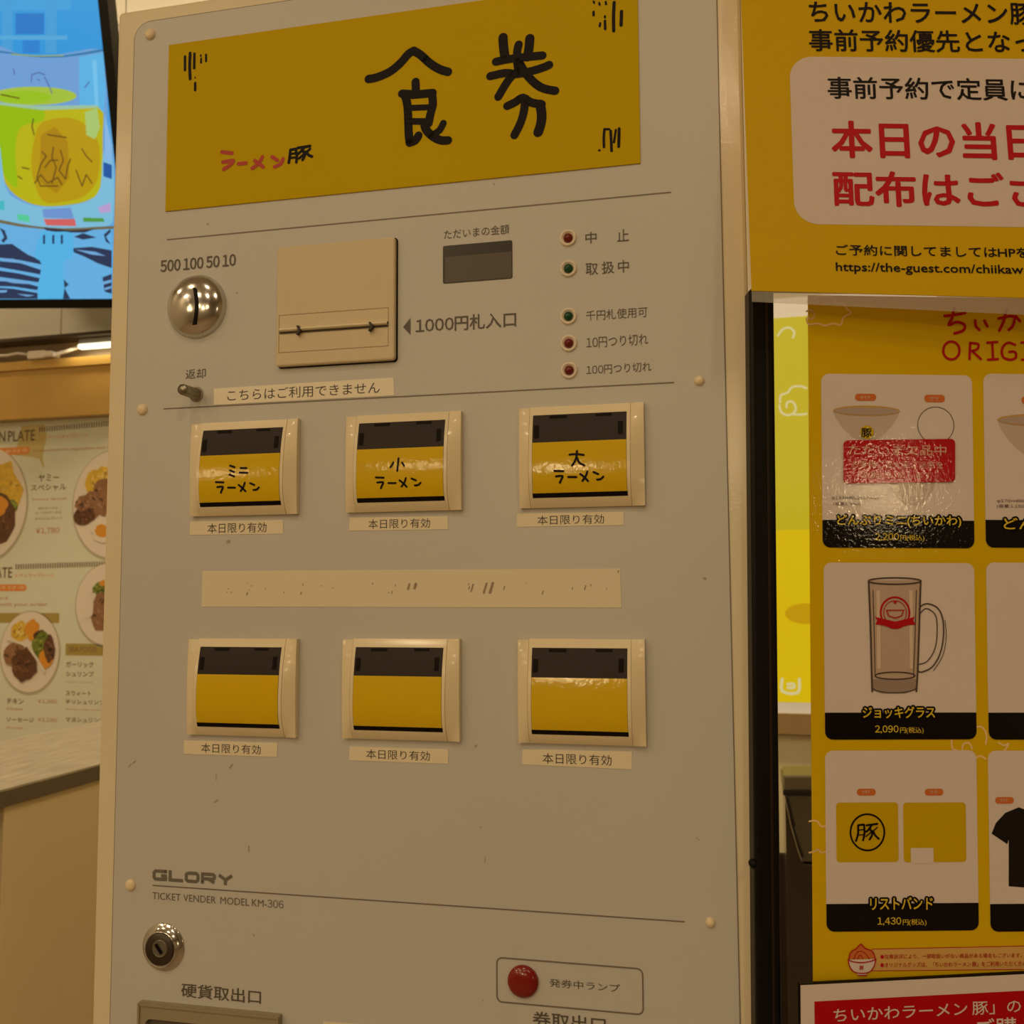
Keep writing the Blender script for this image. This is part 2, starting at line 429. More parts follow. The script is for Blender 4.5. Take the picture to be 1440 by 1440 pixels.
for (x0, y0, x1, y1) in ((55, 604, 170, 594), (22, 797, 170, 792)):
    tk = MB(); n = int((x1 - x0) / 3.4)
    for i in range(n):
        x = x0 + (x1 - x0) * i / n; y = y0 + (y1 - y0) * i / n
        q = P(WALL, [(x, y + 3.6), (x + 1.7, y + 3.5), (x + 1.7, y - 3.6), (x, y - 3.5)], E0)
        tk.poly(q, E0 + .0003)
    tk.build('tick_border', m_brown, mn, kind='stuff')
leaf = [(30, 599), (62, 597), (66, 612), (60, 642), (62, 660), (55, 645), (40, 642), (20, 640), (28, 615)]
MB().poly(P(WALL, leaf, E0), E0).build('leaf_print', mat('menu_leaf', (0.60, 0.50, 0.20, 1), .5), mn)
def pill(x0, y0, x1, y1, s=None):
    h = slant(x0, x1, y0); a = WALL.px(x0, y1 + h, E0); b = WALL.px(x1, y0 - h, E0)
    MB().poly(rrect(a[0], a[1], b[0], b[1], (b[1] - a[1]) / 2 * .95), E0 + .0003).build('orange_pill', m_or, mn)
    if s: text(WALL, s, x0 + 3, y0 + 2 + h, x1 - 3, y1 - 2 - h, mat('menu_cream', (.85, .72, .5, 1), .5), mn, w=E0 + .0008, res=1)
pill(-30, 630, 42, 640, 'おすすめ付き'); pill(-30, 822, 37.5, 831, 'ライス付き')
T('combination of vegetables and 2 soup', 46, 628.5, 172, 634, m_pink)
T('served', -25, 839, 10, 843, m_pink); T('is served with your order', -40, 847, 67, 854, m_pink)
T('ヤミー', 54, 666.5, 83, 677, m_brown, .01); T('スペシャル', 43.5, 681, 93, 690, m_brown, .01)
T('Yummy Special', 44, 700, 93, 704, m_pink)
T('鶏のグリルと', 54, 713, 81, 716, m_grey); T('ビーフステーキの', 51, 719, 86, 722.5, m_grey); T('スペシャルプレート', 49, 727, 88, 731, m_grey)
T('¥1,780', 50.5, 742, 83.5, 751, m_pink, .01)
a = WALL.px(-60, 875.5, E0); b_ = WALL.px(83.5, 862, E0)
MB().poly(rect(a[0], a[1], b_[0], b_[1]), E0 + .0002).build('khaki_band', m_khaki, mn)
a = WALL.px(92, 921.5, E0); b_ = WALL.px(200, 906, E0)
MB().poly(rect(a[0], a[1], b_[0], b_[1]), E0 + .0002).build('khaki_band', m_khaki, mn)
T('SEA FOOD', 97, 909.5, 136, 917, m_brown)
T('ガーリック', 93, 930.5, 131, 938.5, m_brown, .01); T('シュリンプ', 93, 944, 131.5, 951.5, m_brown, .01)
T('Garlic shrimp', 93, 958.5, 131, 960.5, m_pink)
T('スウィート', 92.5, 971.5, 128, 978.5, m_brown, .01); T('チリシュリンプ', 92.5, 984, 147, 990.5, m_brown, .01)
T('Sweet chili shrimp', 92.5, 997, 147, 999.5, m_pink); T('マヨシュリンプ', 92.5, 1009, 147, 1016, m_brown, .01)
T('チキン', 9.5, 982, 33, 990, m_brown, .01); T('¥1,280', 53, 983.5, 80, 989.5, m_pink)
T('Chicken', 9, 995, 32, 998.5, m_pink); T('ソーセージ', 9, 1009, 47.5, 1015.5, m_brown, .01)
T('¥1,180', 53, 1009.5, 80, 1015.5, m_pink); T('Sausage', 9, 1022, 33, 1025, m_pink)
m_plate = mat('menu_plate_white', (0.80, 0.73, 0.63, 1), .4); m_pr = mat('menu_plate_rim', (0.50, 0.45, 0.34, 1), .5)
m_meat = mat('menu_meat', (0.13, 0.055, 0.025, 1), .4, noise=.5, nscale=60); m_fry = mat('menu_fries', (0.75, 0.48, 0.05, 1), .4, noise=.4, nscale=60)
m_grn = mat('menu_green', (0.17, 0.22, 0.03, 1), .4, noise=.5, nscale=60); m_egg = mat('menu_egg', (0.75, 0.32, 0.03, 1), .4)
m_meat2 = mat('menu_meat_pale', (0.30, 0.15, 0.075, 1), .4, noise=.5, nscale=80)
VARI = {m_fry: [mat('menu_fry_light', (.85, .68, .22, 1), .5), mat('menu_fry_dark', (.42, .24, .03, 1), .5)], m_grn: [mat('menu_leaf_light', (.36, .42, .08, 1), .5), mat('menu_leaf_dark', (.05, .08, .01, 1), .5)],
        m_meat: [mat('menu_meat_lit', (.26, .12, .06, 1), .4), mat('menu_meat_deep', (.04, .018, .01, 1), .4)], m_meat2: [mat('menu_meat_lit2', (.45, .26, .15, 1), .4), mat('menu_meat_deep', (.04, .018, .01, 1), .4)]}
def blob(cx, cy, rx, ry, m, k, par, seed=0, name='food_print'):
    rnd = random.Random(seed); u, v = WALL.px(cx, cy, E0); s = pxm(WALL, cx, cy, 1, E0)
    pts = [(u + s * rx * cos(t) * q, v + s * ry * sin(t) * q) for t, q in ((2 * pi * i / 18, rnd.uniform(.86, 1.12)) for i in range(18))]
    MB().poly(pts, E0 + .0004 + .0003 * k).build(name, m, par)
def plate(cx, cy, rx, ry, foods):
    u, v = WALL.px(cx, cy, E0); s = pxm(WALL, cx, cy, 1, E0)
    p = MB().poly(ell(u, v, s * rx, s * ry, 48), E0 + .0002).build('plate_photo', m_pr, mn)
    MB().poly(ell(u - .5 * s, v + 1.2 * s, s * (rx - 2), s * (ry - 2.5), 48), E0 + .0005).build('plate', m_plate, p)
    rnd = random.Random(int(cx * 3 + cy))
    for i, (x, y, a, b, m) in enumerate(foods):
        blob(x, y, a, b, m, 2 + i, p, int(x * 7 + y))
        if m in VARI:
            for vm in VARI[m]:
                d = MB()
                for k in range(9):
                    t = rnd.uniform(0, 2 * pi); q = rnd.uniform(.1, .85); fx, fy = x + a * q * cos(t), y + b * q * sin(t)
                    fu, fv = WALL.px(fx, fy, E0); an = rnd.uniform(0, pi); L = s * rnd.uniform(1.5, 5.5); wd = s * rnd.uniform(1.0, 2.2)
                    d.stroke([(fu - L / 2 * cos(an), fv - L / 2 * sin(an)), (fu + L / 2 * cos(an), fv + L / 2 * sin(an))], wd, E0 + .0004 + .0003 * (2 + i) + .0001)
                d.build('food_pieces', vm, p, kind='stuff')
plate(-22, 710, 61, 70, [(-5, 690, 36, 36, m_fry), (16, 712, 9, 9, m_grn), (-8, 728, 34, 30, m_meat), (-6, 712, 18, 14, m_egg)])
plate(158, 710, 57, 68, [(140, 680, 20, 20, m_fry), (150, 668, 14, 10, m_fry), (130, 710, 22, 16, m_meat2), (146, 700, 16, 22, m_meat2), (119, 726, 14, 12, m_meat), (146, 746, 16, 15, m_plate), (144, 746, 10, 8, m_egg), (118, 708, 12, 9, m_meat2)])
plate(152, 851, 47, 52, [(142, 828, 12, 9, m_grn), (146, 860, 20, 24, m_meat2), (124, 850, 8, 18, m_plate), (146, 820, 6, 4, m_egg)])
plate(42, 918, 43, 50, [(28, 888, 12, 12, m_fry), (46, 886, 10, 12, m_egg), (58, 895, 10, 8, m_meat), (60, 908, 14, 16, m_grn), (66, 926, 10, 12, m_egg), (70, 912, 8, 16, m_meat), (22, 922, 15, 15, m_meat2), (35, 935, 18, 20, m_meat)])
MB().stroke(P(WALL, [(12, 898), (40, 908), (52, 925), (64, 944)], E0), pxm(WALL, 40, 900, 3), E0 + .004).build('plate_divider', m_plate, mn)

# ==================================================================
#  WALL SCREEN (left top)
# ==================================================================
TV = Frame(-2, 19.5, -0.6, 80, 200, 2.72)
tv = TV.root('wall_screen'); tag(tv, 'tilted wall screen in a black frame showing a glass of yellow drink', 'television')
sx0, sv0 = TV.px(-250, 421); sx1 = TV.px(146, 70)[0]; sv1 = TV.px(60, -260)[1]; sv0 = TV.px(80, 420.5)[1]
bz = pxm(TV, 80, 430, 12.5)
MB().ring(rrect(sx0 - bz, sv0 - bz, sx1 + bz, sv1 + bz, .004, 2), rrect(sx0, sv0, sx1, sv1, .0005, 2), -0.05, 0.006).build('bezel', mat('screen_black', (.005, .005, .005, 1), .4, spec=.2), tv)
MB().box(sx0 - bz * .9, sx1 + bz * .9, sv0 - bz * .9, sv1 + bz * .9, -0.05, -0.004).build('back_shell', mat('screen_black', (.005, .005, .005, 1), .4, spec=.2), tv)
# display area with a vertical colour run of the picture itself
def grad_emis(name, stops, v0, v1):
    m = bpy.data.materials.new(name); m.use_nodes = True; nt = m.node_tree; b = nt.nodes['Principled BSDF']
    b.inputs['Base Color'].default_value = (.01, .01, .01, 1); b.inputs['Roughness'].default_value = .3
    tc = nt.nodes.new('ShaderNodeTexCoord'); sp = nt.nodes.new('ShaderNodeSeparateXYZ'); mr = nt.nodes.new('ShaderNodeMapRange'); cr = nt.nodes.new('ShaderNodeValToRGB')
    nt.links.new(tc.outputs['Object'], sp.inputs[0]); nt.links.new(sp.outputs['Z'], mr.inputs[0])
    mr.inputs[1].default_value = v0; mr.inputs[2].default_value = v1
    nt.links.new(mr.outputs[0], cr.inputs[0]); nt.links.new(cr.outputs[0], b.inputs['Emission Color']); b.inputs['Emission Strength'].default_value = 1
    while len(cr.color_ramp.elements) < len(stops): cr.color_ramp.elements.new(.5)
    for e, (p, c) in zip(cr.color_ramp.elements, stops): e.position = p; e.color = srgb(*c)
    return m
scr = MB().poly(rect(sx0, sv0, sx1, sv1), 0.0).build('picture', grad_emis('picture_blue', [(0, (92, 165, 215)), (.28, (90, 160, 215)), (.5, (100, 165, 215)), (.72, (30, 145, 215)), (1, (45, 150, 215))], sv0, TV.px(80, 0)[1]), tv)
_k = [0]
def closed(p):
    n = len(p); out = []
    for i in range(n):
        p0, p1, p2, p3 = p[i - 1], p[i], p[(i + 1) % n], p[(i + 2) % n]
        for k in (0, .33, .66):
            out.append(tuple(.5 * (2 * p1[j] + (p2[j] - p0[j]) * k + (2 * p0[j] - 5 * p1[j] + 4 * p2[j] - p3[j]) * k * k + (3 * p1[j] - p0[j] - 3 * p2[j] + p3[j]) * k ** 3) for j in (0, 1)))
    return out
def shp(pts, c, name='picture_patch', cut=True):
    _k[0] += 1
    if len(pts) >= 8 and cut: pts = closed(pts)
    q = [(min(max(u, sx0 + .0002), sx1 - .0002), max(v, sv0 + .0002)) for u, v in P(TV, pts)]
    return MB().poly(q, .0002 + .00012 * _k[0]).build(name, emis('picture_%d_%d_%d' % c, *c), scr)
def pe(cx, cy, rx, ry, c, a0=0, a1=2 * pi, n=28): return shp([(cx + rx * cos(a0 + (a1 - a0) * i / n), cy + ry * sin(a0 + (a1 - a0) * i / n)) for i in range(n)], c)
shp([(-60, 0), (100, -20), (100, 14), (-60, 16)], (60, 158, 216)); shp([(3, 0), (18, 0), (18, 75), (3, 75)], (62, 155, 212)); shp([(64, 0), (80, 0), (80, 75), (64, 75)], (62, 155, 212))
shp([(22, 19), (62, 19), (62, 48), (22, 48)], (26, 118, 196)); shp([(-60, 50), (95, 50), (95, 56), (-60, 56)], (78, 165, 215)); shp([(32, 57), (56, 57), (56, 75), (32, 75)], (30, 125, 205))
# glass body
shp([(-40, 72), (30, 77), (80, 77), (147, 70), (151, 120), (150, 190), (146, 290), (120, 310), (-40, 310)], (105, 155, 210))
shp([(112, 80), (146, 74), (149, 130), (146, 160), (112, 160)], (85, 175, 225)); shp([(130, 85), (136, 84), (139, 150), (134, 152)], (110, 190, 232))
shp([(-40, 70), (0, 71.5), (45, 78), (90, 78), (147, 69), (147, 72), (90, 80.5), (45, 80), (0, 74), (-40, 73)], (25, 115, 165))
shp([(16, 75.5), (50, 78), (90, 77.5), (90, 79), (50, 79.5), (16, 77)], (150, 170, 60))
pe(48, 135, 60, 13, (160, 188, 60)); pe(35, 137, 38, 9, (148, 190, 30))
shp([(-40, 145), (-4, 146), (60, 152), (138, 150), (145, 190), (142, 262), (128, 280), (100, 288), (60, 290), (30, 280), (8, 258), (-4, 215), (-40, 180)], (180, 175, 18))
shp([(-4, 146), (30, 150), (60, 153), (60, 170), (28, 180), (22, 220), (25, 262), (12, 255), (3, 235), (-4, 180)], (145, 182, 8))
shp([(60, 172), (100, 166), (125, 180), (140, 205), (138, 250), (120, 275), (90, 284), (60, 282), (45, 240), (48, 200)], (180, 148, 12))
shp([(58, 190), (78, 178), (96, 200), (98, 250), (80, 272), (56, 255)], (168, 128, 14))
shp([(-4, 144), (55, 149), (138, 148), (138, 152), (60, 155), (-4, 147)], (150, 190, 160))
shp([(120, 158), (137, 152), (141, 180), (134, 196), (122, 190)], (165, 195, 110))
# base of the glass, saucer
shp([(-4, 190), (8, 262), (30, 283), (60, 291), (100, 289), (128, 281), (142, 262), (146, 215), (159, 225), (160, 300), (150, 318), (90, 325), (30, 318), (-40, 300), (-40, 190)], (120, 185, 215))
shp([(60, 294), (100, 292), (105, 308), (62, 306)], (105, 145, 205)); shp([(138, 292), (156, 285), (156, 298), (142, 300)], (180, 155, 205))
shp([(146, 228), (158, 232), (158, 252), (146, 248)], (20, 85, 160)); shp([(148, 160), (158, 205), (158, 228), (148, 225)], (130, 180, 225))
shp([(-40, 300), (30, 315), (90, 321), (158, 318), (158, 322), (90, 325), (30, 319), (-40, 306)], (110, 100, 70))
shp([(62, 308), (106, 308), (108, 318), (66, 317)], (205, 95, 95)); shp([(25, 301), (42, 303), (42, 313), (26, 309)], (80, 200, 150)); shp([(118, 306), (146, 307), (148, 312), (118, 312)], (75, 150, 60)); shp([(-10, 285), (7, 282), (7, 296), (-10, 292)], (60, 180, 185))
# table cloth
shp([(-40, 306), (30, 319), (90, 325), (158, 322), (158, 421), (-40, 421)], (98, 172, 222))
shp([(62, 320), (100, 324), (135, 322), (120, 327), (85, 327), (66, 324)], (45, 45, 60))
dk = (35, 50, 82)
for p in ([(-10, 344), (18, 343), (40, 358), (59, 366), (60, 372), (30, 366), (-10, 361)], [(-10, 366), (30, 370), (60, 380), (58, 386), (25, 380), (-10, 374)], [(-10, 379), (25, 384), (57, 391), (55, 397), (20, 392), (-10, 388)],
          [(-10, 395), (30, 396), (55, 403), (54, 408), (20, 403), (-10, 402)], [(-10, 404), (20, 406), (54, 412), (54, 420), (-10, 420)], [(103, 349), (130, 347), (158, 352), (158, 377), (138, 370), (118, 360), (105, 355)],
          [(145, 390), (158, 385), (158, 413), (148, 410)], [(147, 330), (156, 322), (157, 326), (150, 333), (157, 344), (150, 340)], [(0, 320), (8, 324), (12, 335), (6, 342), (3, 338), (7, 334), (4, 326)], [(90, 392), (98, 400), (92, 405), (100, 420), (88, 420)], [(105, 333), (118, 328), (137, 334), (118, 337)]): shp(p, dk)
for p in ([(107, 351), (135, 354), (150, 360), (130, 358)], [(-10, 391), (25, 394), (52, 400), (20, 398)], [(-10, 408), (12, 408), (10, 411), (-10, 412)], [(25, 413), (50, 415), (40, 417)], [(-10, 362), (20, 364), (58, 374), (20, 368)], [(146, 396), (158, 393), (158, 397), (147, 400)], [(148, 405), (158, 402), (158, 405), (149, 408)]): shp(p, (110, 165, 215))
shp([(58, 330), (64, 325), (82, 326), (96, 326), (104, 332), (103, 362), (90, 369), (90, 421), (55, 421), (60, 372), (50, 360)], (80, 175, 225))
for x in (63, 76, 88): shp([(x - 1, 331), (x + 2, 330), (x + 2, 343), (x - 1, 343)], (20, 50, 90))
# brown marks on the drink
mk = emis('picture_marks', 96, 66, 20)
b = MB()
for pts in ([(50, 168), (48, 178), (51, 190)], [(62, 214), (68, 220), (60, 232), (55, 250), (60, 262)], [(78, 208), (76, 222), (82, 236), (76, 258)], [(88, 212), (92, 226), (86, 240), (95, 252), (98, 234), (102, 224)], [(66, 236), (74, 226), (84, 226)], [(52, 258), (60, 246), (70, 258), (84, 250), (90, 260)], [(118, 210), (124, 220), (132, 228)], [(110, 240), (118, 262), (124, 246), (132, 258)], [(34, 236), (44, 238)], [(28, 248), (34, 252)], [(70, 190), (96, 194)], [(60, 262), (84, 262)], [(5, 134), (30, 139)]):
    b.stroke(P(TV, pts), pxm(TV, 80, 200, 1.8), .012)
b.build('picture_marks', mk, scr, kind='stuff')
b = MB()
for pts in ([(47, 116), (48, 106), (58, 103), (66, 106)], [(66, 110), (72, 122), (76, 132)], [(56, 113), (59, 114)], [(22, 98), (24, 106)], [(122, 124), (128, 116)]): b.stroke(P(TV, pts), pxm(TV, 80, 200, 1.4), .012)
b.build('picture_marks', emis('picture_marks_blue', 72, 92, 150), scr, kind='stuff')
b = MB().box(sx0 + .25, sx0 + .35, sv0 + .45, sv0 + .6, -0.22, -.05); b.build('wall_bracket', M_black, tv)

# ==================================================================
#  COUNTER (left low)
# ==================================================================
CH = 0.27                                   # counter top this far below the lens
def on_h(x, y, h=CH):
    d = ray(x, y); t = -h / d.z; return CAM + d * t
cA, cB = on_h(0, 1111), on_h(137, 1075); fA, fB = on_h(15, 1039), on_h(135, 1017)
dirn = (cB - cA).normalized(); nrm = Vector((-dirn.y, dirn.x, 0))
CT = Frame(0, 0, 0, 0, 0, 1)
CT.U = dirn; CT.V = Vector((0, 0, 1)); CT.N = dirn.cross(CT.V)
CT.O = Vector((cA.x, cA.y, 0)) - dirn * 0.0
CT.M = Matrix(((CT.U.x, -CT.N.x, CT.V.x, CT.O.x), (CT.U.y, -CT.N.y, CT.V.y, CT.O.y), (CT.U.z, -CT.N.z, CT.V.z, CT.O.z), (0, 0, 0, 1)))
depth = (fA - cA).dot(-CT.N)
ztop = 1.45 - CH
L0, L1 = -0.30, 1.30
ct = CT.root('service_counter'); tag(ct, 'cream counter with a pale wood top standing between the menu board and machine', 'counter')
th = 0.0215
def boxuvw(u0, u1, v0, v1, w0, w1): return MB().slab(rect(u0, v0, u1, v1), w0, w1, .001)
L1 = min(L1, 0.75)
M_top = bpy.data.materials.new('pale_grained_top'); M_top.use_nodes = True
nt = M_top.node_tree; bs = nt.nodes['Principled BSDF']; bs.inputs['Roughness'].default_value = .4
tc = nt.nodes.new('ShaderNodeTexCoord'); mp = nt.nodes.new('ShaderNodeMapping'); mp.inputs['Scale'].default_value = (8, 90, 8)
nz = nt.nodes.new('ShaderNodeTexNoise'); nz.inputs['Scale'].default_value = 2; nz.inputs['Detail'].default_value = 6; cr = nt.nodes.new('ShaderNodeValToRGB')
nt.links.new(tc.outputs['Object'], mp.inputs[0]); nt.links.new(mp.outputs[0], nz.inputs['Vector']); nt.links.new(nz.outputs['Fac'], cr.inputs[0]); nt.links.new(cr.outputs[0], bs.inputs['Base Color'])
cr.color_ramp.elements[0].position = .3; cr.color_ramp.elements[0].color = (.34, .30, .21, 1); cr.color_ramp.elements[1].position = .7; cr.color_ramp.elements[1].color = (.60, .54, .40, 1)
boxuvw(L0, L1, ztop - 0.004, ztop, -depth, 0.0).build('counter_top', M_top, ct)
boxuvw(L0, L1, ztop - 0.004 - th, ztop - 0.004, -depth, -0.0005).build('edge_band', mat('grey_edge_band', (0.16, 0.125, 0.085, 1), .5, noise=.15, nscale=30), ct)
up = 0.016
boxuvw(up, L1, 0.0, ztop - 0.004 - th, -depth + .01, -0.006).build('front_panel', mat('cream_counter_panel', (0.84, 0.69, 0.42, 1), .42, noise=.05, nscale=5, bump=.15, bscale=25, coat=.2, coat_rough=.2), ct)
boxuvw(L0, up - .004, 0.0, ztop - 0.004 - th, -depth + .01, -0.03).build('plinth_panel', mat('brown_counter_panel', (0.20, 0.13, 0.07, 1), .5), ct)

# ==================================================================
#  TICKET MACHINE
# ==================================================================
F = Frame(-12.92, 0, 0, 720, 720, 0.62)
ctr = F.px(600, 800); F.moved(ctr[0], 0); F.moved(0, -F.O.z)
mc = F.root('ticket_machine')
tag(mc, 'tall cream meal ticket vending machine with grey front panel and six yellow buttons', 'ticket machine')
# case: outline from its measured edges
oL = F.px(149, 640)[0]; oR = F.px(1057.5, 640)[0]; oT = F.px(164, 17)[1]
WP = 0.0                                      # panel surface at w = 0
body = rrect(oL, 0.0, oR, oT, .0035, 4)
MB().slab(body, -0.34, -0.0008, .0022).build('case', M_case, mc)
iL = F.px(168, 900)[0]; iR = F.px(1023.5, 700)[0]; iT = F.px(330, 20)[1]
iT = F.px(240, 25.5)[1]
rr = pxm(F, 200, 50, 22)
MB().slab(rrect(iL, 0.10, iR, iT, rr, 8), -0.004, 0.0, .0003).build('front_panel', M_panel, mc)
b = MB(); q = rrect(iL, 0.10, iR, iT, rr, 8)
b.ring([(u, v) for u, v in inset(q, -.0005)], q, -.0006, -.0003); b.build('panel_joint', mat('panel_joint_brown', (.22, .18, .13, 1), .6), mc)  # thin brown line in the joint around the panel

W = 0.00025
def ln(x0, y0, x1, y1, px_w=1.8, m=M_inksoft, name='printed_line'):
    a = F.px(x0, y0); b = F.px(x1, y1); v = (a[1] + b[1]) / 2
    h = pxm(F, 600, 600, px_w) / 2
    MB().poly(rect(a[0], v - h, b[0], v + h), W * .6).build(name, m, mc)
ln(235, 338, 944, 269.5); ln(230, 575, 948, 538); ln(214.5, 1246, 963, 1295)
def TM(s, x0, y0, x1, y1, m=M_ink, bold=0.0, **k): return text(F, s, x0, y0, x1, y1, m, mc, bold, w=W, **k)
TM('500 100 50 10', 225.8, 366, 331.6, 373.8, bold=.026)
TM('ただいまの金額', 624.3, 323.5, 716, 328.5)
TM('1000円札入口', 584.5, 447.5, 725.8, 459.5, bold=.014)
MB().poly(P(F, [(567, 460), (577.5, 447), (577.5, 471)]), W).build('printed_arrow', M_ink, mc)
TM('中', 823, 326.5, 839, 341.5, bold=.008); TM('止', 867.5, 323, 884.5, 338.5, bold=.008)
TM('取 扱 中', 823.3, 369.7, 884.5, 382.5, bold=.006)
TM('千円札使用可', 824, 437, 910.5, 445.5); TM('10円つり切れ', 824.5, 474.5, 911.5, 484.5); TM('100円つり切れ', 824.5, 514, 916, 522)
TM('返却', 261, 519.5, 289, 531.5)
TM('TICKET VENDER  MODEL KM-306', 214.3, 1253.6, 398.5, 1277.6, M_inkb)
TM('硬貨取出口', 255, 1382, 366.8, 1412.5, bold=.012); TM('発券中ランプ', 772.5, 1376, 872, 1396, M_ink); TM('券取出口', 749, 1421.5, 852, 1453, bold=.014)
# GLORY in wide square lettering
b = MB(); u0, v1 = F.px(215, 1222); u1, v0 = F.px(329, 1245.5)
cw = (u1 - u0) / 5.0; ch = v1 - v0; t = ch * .29
def g(i, pts, cap=False, tt=t):
    x0 = u0 + i * cw * 1.0; ww = cw * .90
    b.stroke([(x0 + tt / 2 + (ww - tt) * p, v0 + tt / 2 + (ch - tt) * q) for p, q in pts], tt, W, cap)
def sq(i, p, q):
    x0 = u0 + i * cw; ww = cw * .90; cx = x0 + t / 2 + (ww - t) * p; cy = v0 + t / 2 + (ch - t) * q
    b.poly(rect(cx - t / 2, cy - t / 2, cx + t / 2, cy + t / 2), W)
g(0, [(1, 1), (.12, 1), (0, .8), (0, .2), (.12, 0), (1, 0), (1, .46), (.62, .46)]); sq(0, 1, 1); sq(0, 1, 0)
g(1, [(0, 1), (0, 0), (1, 0)]); sq(1, 0, 1); sq(1, 0, 0); sq(1, 1, 0)
g(2, [(.14, 1), (.86, 1), (1, .8), (1, .2), (.86, 0), (.14, 0), (0, .2), (0, .8), (.14, 1)])
g(3, [(0, 0), (0, 1), (.88, 1), (1, .85), (1, .55), (.88, .42), (0, .42)]); g(3, [(.5, .42), (1, 0)]); sq(3, 0, 0); sq(3, 0, 1)
g(4, [(0, 1), (.55, .45), (1.1, 1)]); g(4, [(.55, .5), (.55, 0)]); sq(4, .55, 0)
b.build('logo_lettering', M_inkb, mc)

# ---- yellow banner
A = F.px(238, 64); B = F.px(233.5, 298); C = F.px(899.5, 150)
bu0 = (A[0] + B[0]) / 2; bu1 = C[0]; bv0 = (B[1] + F.px(900.6, 230)[1]) / 2; bv1 = (A[1] + F.px(688, 0)[1]) / 2
bn = MB().slab(rect(bu0, bv0, bu1, bv1), 0.0, 0.0009, .0002).build('banner', M_yellow, mc, label='yellow banner lettered with black hand-drawn characters')
def hand(lst, wpx, m, parent, name='hand_lettering', ox=0, oy=0, sc=1.0, w=0.0011, pw=None, bendw=None):
    b = MB()
    for it in lst:
        ww = wpx
        if isinstance(it, tuple) and isinstance(it[0], (int, float)): ww, pts = it
        else: pts = it
        pts = [(ox + x * sc, oy + y * sc) for x, y in pts]
        pp = P(F, pts, w if pw is None else pw)
        b.stroke(smooth(pp), pxm(F, pts[0][0], pts[0][1], ww), 0 if bendw else w)
    return b.build(name, m, parent, bendw)
def smooth(p):
    if len(p) < 3: return p
    out = [p[0]]
    for i in range(len(p) - 1):
        p0 = p[max(i - 1, 0)]; p1 = p[i]; p2 = p[i + 1]; p3 = p[min(i + 2, len(p) - 1)]
        for k in (1 / 3, 2 / 3, 1):
            t2, t3 = k * k, k ** 3
            out.append(tuple(.5 * (2 * p1[j] + (p2[j] - p0[j]) * k + (2 * p0[j] - 5 * p1[j] + 4 * p2[j] - p3[j]) * t2 + (3 * p1[j] - p0[j] - 3 * p2[j] + p3[j]) * t3) for j in (0, 1)))
    return out
c2 = dict(ox=480, oy=0, sc=1 / 3)
# 食
hand([[(115, 333), (150, 326), (205, 302), (250, 265), (282, 228), (305, 214)], [(305, 214), (335, 232), (375, 268), (415, 292), (450, 303)],
      (11.3, [(313, 345), (314, 370), (312, 395)]), [(256, 395), (300, 398)], [(268, 400), (278, 440), (282, 500), (284, 560), (288, 602)], [(300, 400), (385, 392)], [(382, 396), (386, 440), (376, 480), (368, 520)],
      (8, [(290, 455), (372, 452)]), (9, [(288, 512), (370, 512)]), [(288, 602), (312, 592), (325, 572)], [(350, 525), (358, 548), (385, 575), (420, 592), (450, 592)], (9.5, [(390, 566), (415, 548), (430, 520)])],
     11.5, M_marker, bn, **c2)
# 券
hand([(13, [(682, 158), (684, 195), (690, 240)]), (13, [(795, 162), (792, 200), (785, 240)]), [(748, 188), (742, 215), (742, 260), (748, 300)], [(652, 260), (700, 250), (760, 242), (848, 234)], [(628, 321), (690, 308), (740, 312), (800, 300), (850, 285), (876, 274)],
      [(748, 260), (775, 305), (810, 345), (850, 372), (902, 383)], [(745, 300), (715, 325), (690, 360), (662, 408)],
      [(700, 447), (735, 430), (765, 412), (800, 432), (845, 440)], (13.5, [(838, 440), (845, 480), (842, 520), (830, 558)]), [(775, 425), (770, 470), (755, 520), (730, 570)]],
     11.5, M_marker, bn, **c2)
c1 = dict(ox=0, oy=0, sc=1 / 3)
hand([(3.4, [(780, 238), (780, 295)]), (4, [(802, 224), (800, 280), (802, 332)]), (3.4, [(820, 226), (819, 287)]), (2.2, [(847, 232), (847, 237)]), (2.6, [(848, 247), (848, 264)]), (2.8, [(869, 230), (869, 258)]), (3.4, [(823, 350), (823, 380)]), (1.6, [(823, 326), (823, 329)])], 3, M_marker, bn, 'hand_marks', **c1)
hand([(3, [(1064, 6), (1066, 12)]), (3, [(1088, 12), (1090, 20)]), (3, [(1115, 8), (1117, 18)]), (3.5, [(1064, 50), (1064, 64)]), (3, [(1112, 68), (1112, 74)]), (3.2, [(1092, 98), (1090, 110)]), (3.6, [(1112, 88), (1113, 122)]), (4.6, [(1151, 10), (1148, 70), (1149, 130)]), (4.6, [(1182, 48), (1180, 106)])], 3, M_marker, bn, 'hand_marks', **c2)
hand([(3.6, [(1110, 545), (1107, 580), (1108, 620)]), (3.2, [(1112, 545), (1130, 545)]), (3.8, [(1136, 552), (1138, 590), (1140, 636)]), (3.2, [(1158, 548), (1154, 575), (1150, 600)]), (4.2, [(1172, 543), (1170, 618)]), (3, [(1087, 634), (1090, 634)])], 3, M_marker, bn, 'hand_marks', **c2)
hand([[(936, 641), (978, 646)], [(940, 684), (984, 678), (968, 698), (944, 714)], [(1006, 691), (1038, 688)], [(1107, 662), (1090, 690), (1064, 710)], [(1075, 678), (1110, 704)], [(1148, 662), (1170, 676)], [(1193, 670), (1185, 690), (1158, 704)]], 5, M_red, bn, **c1)
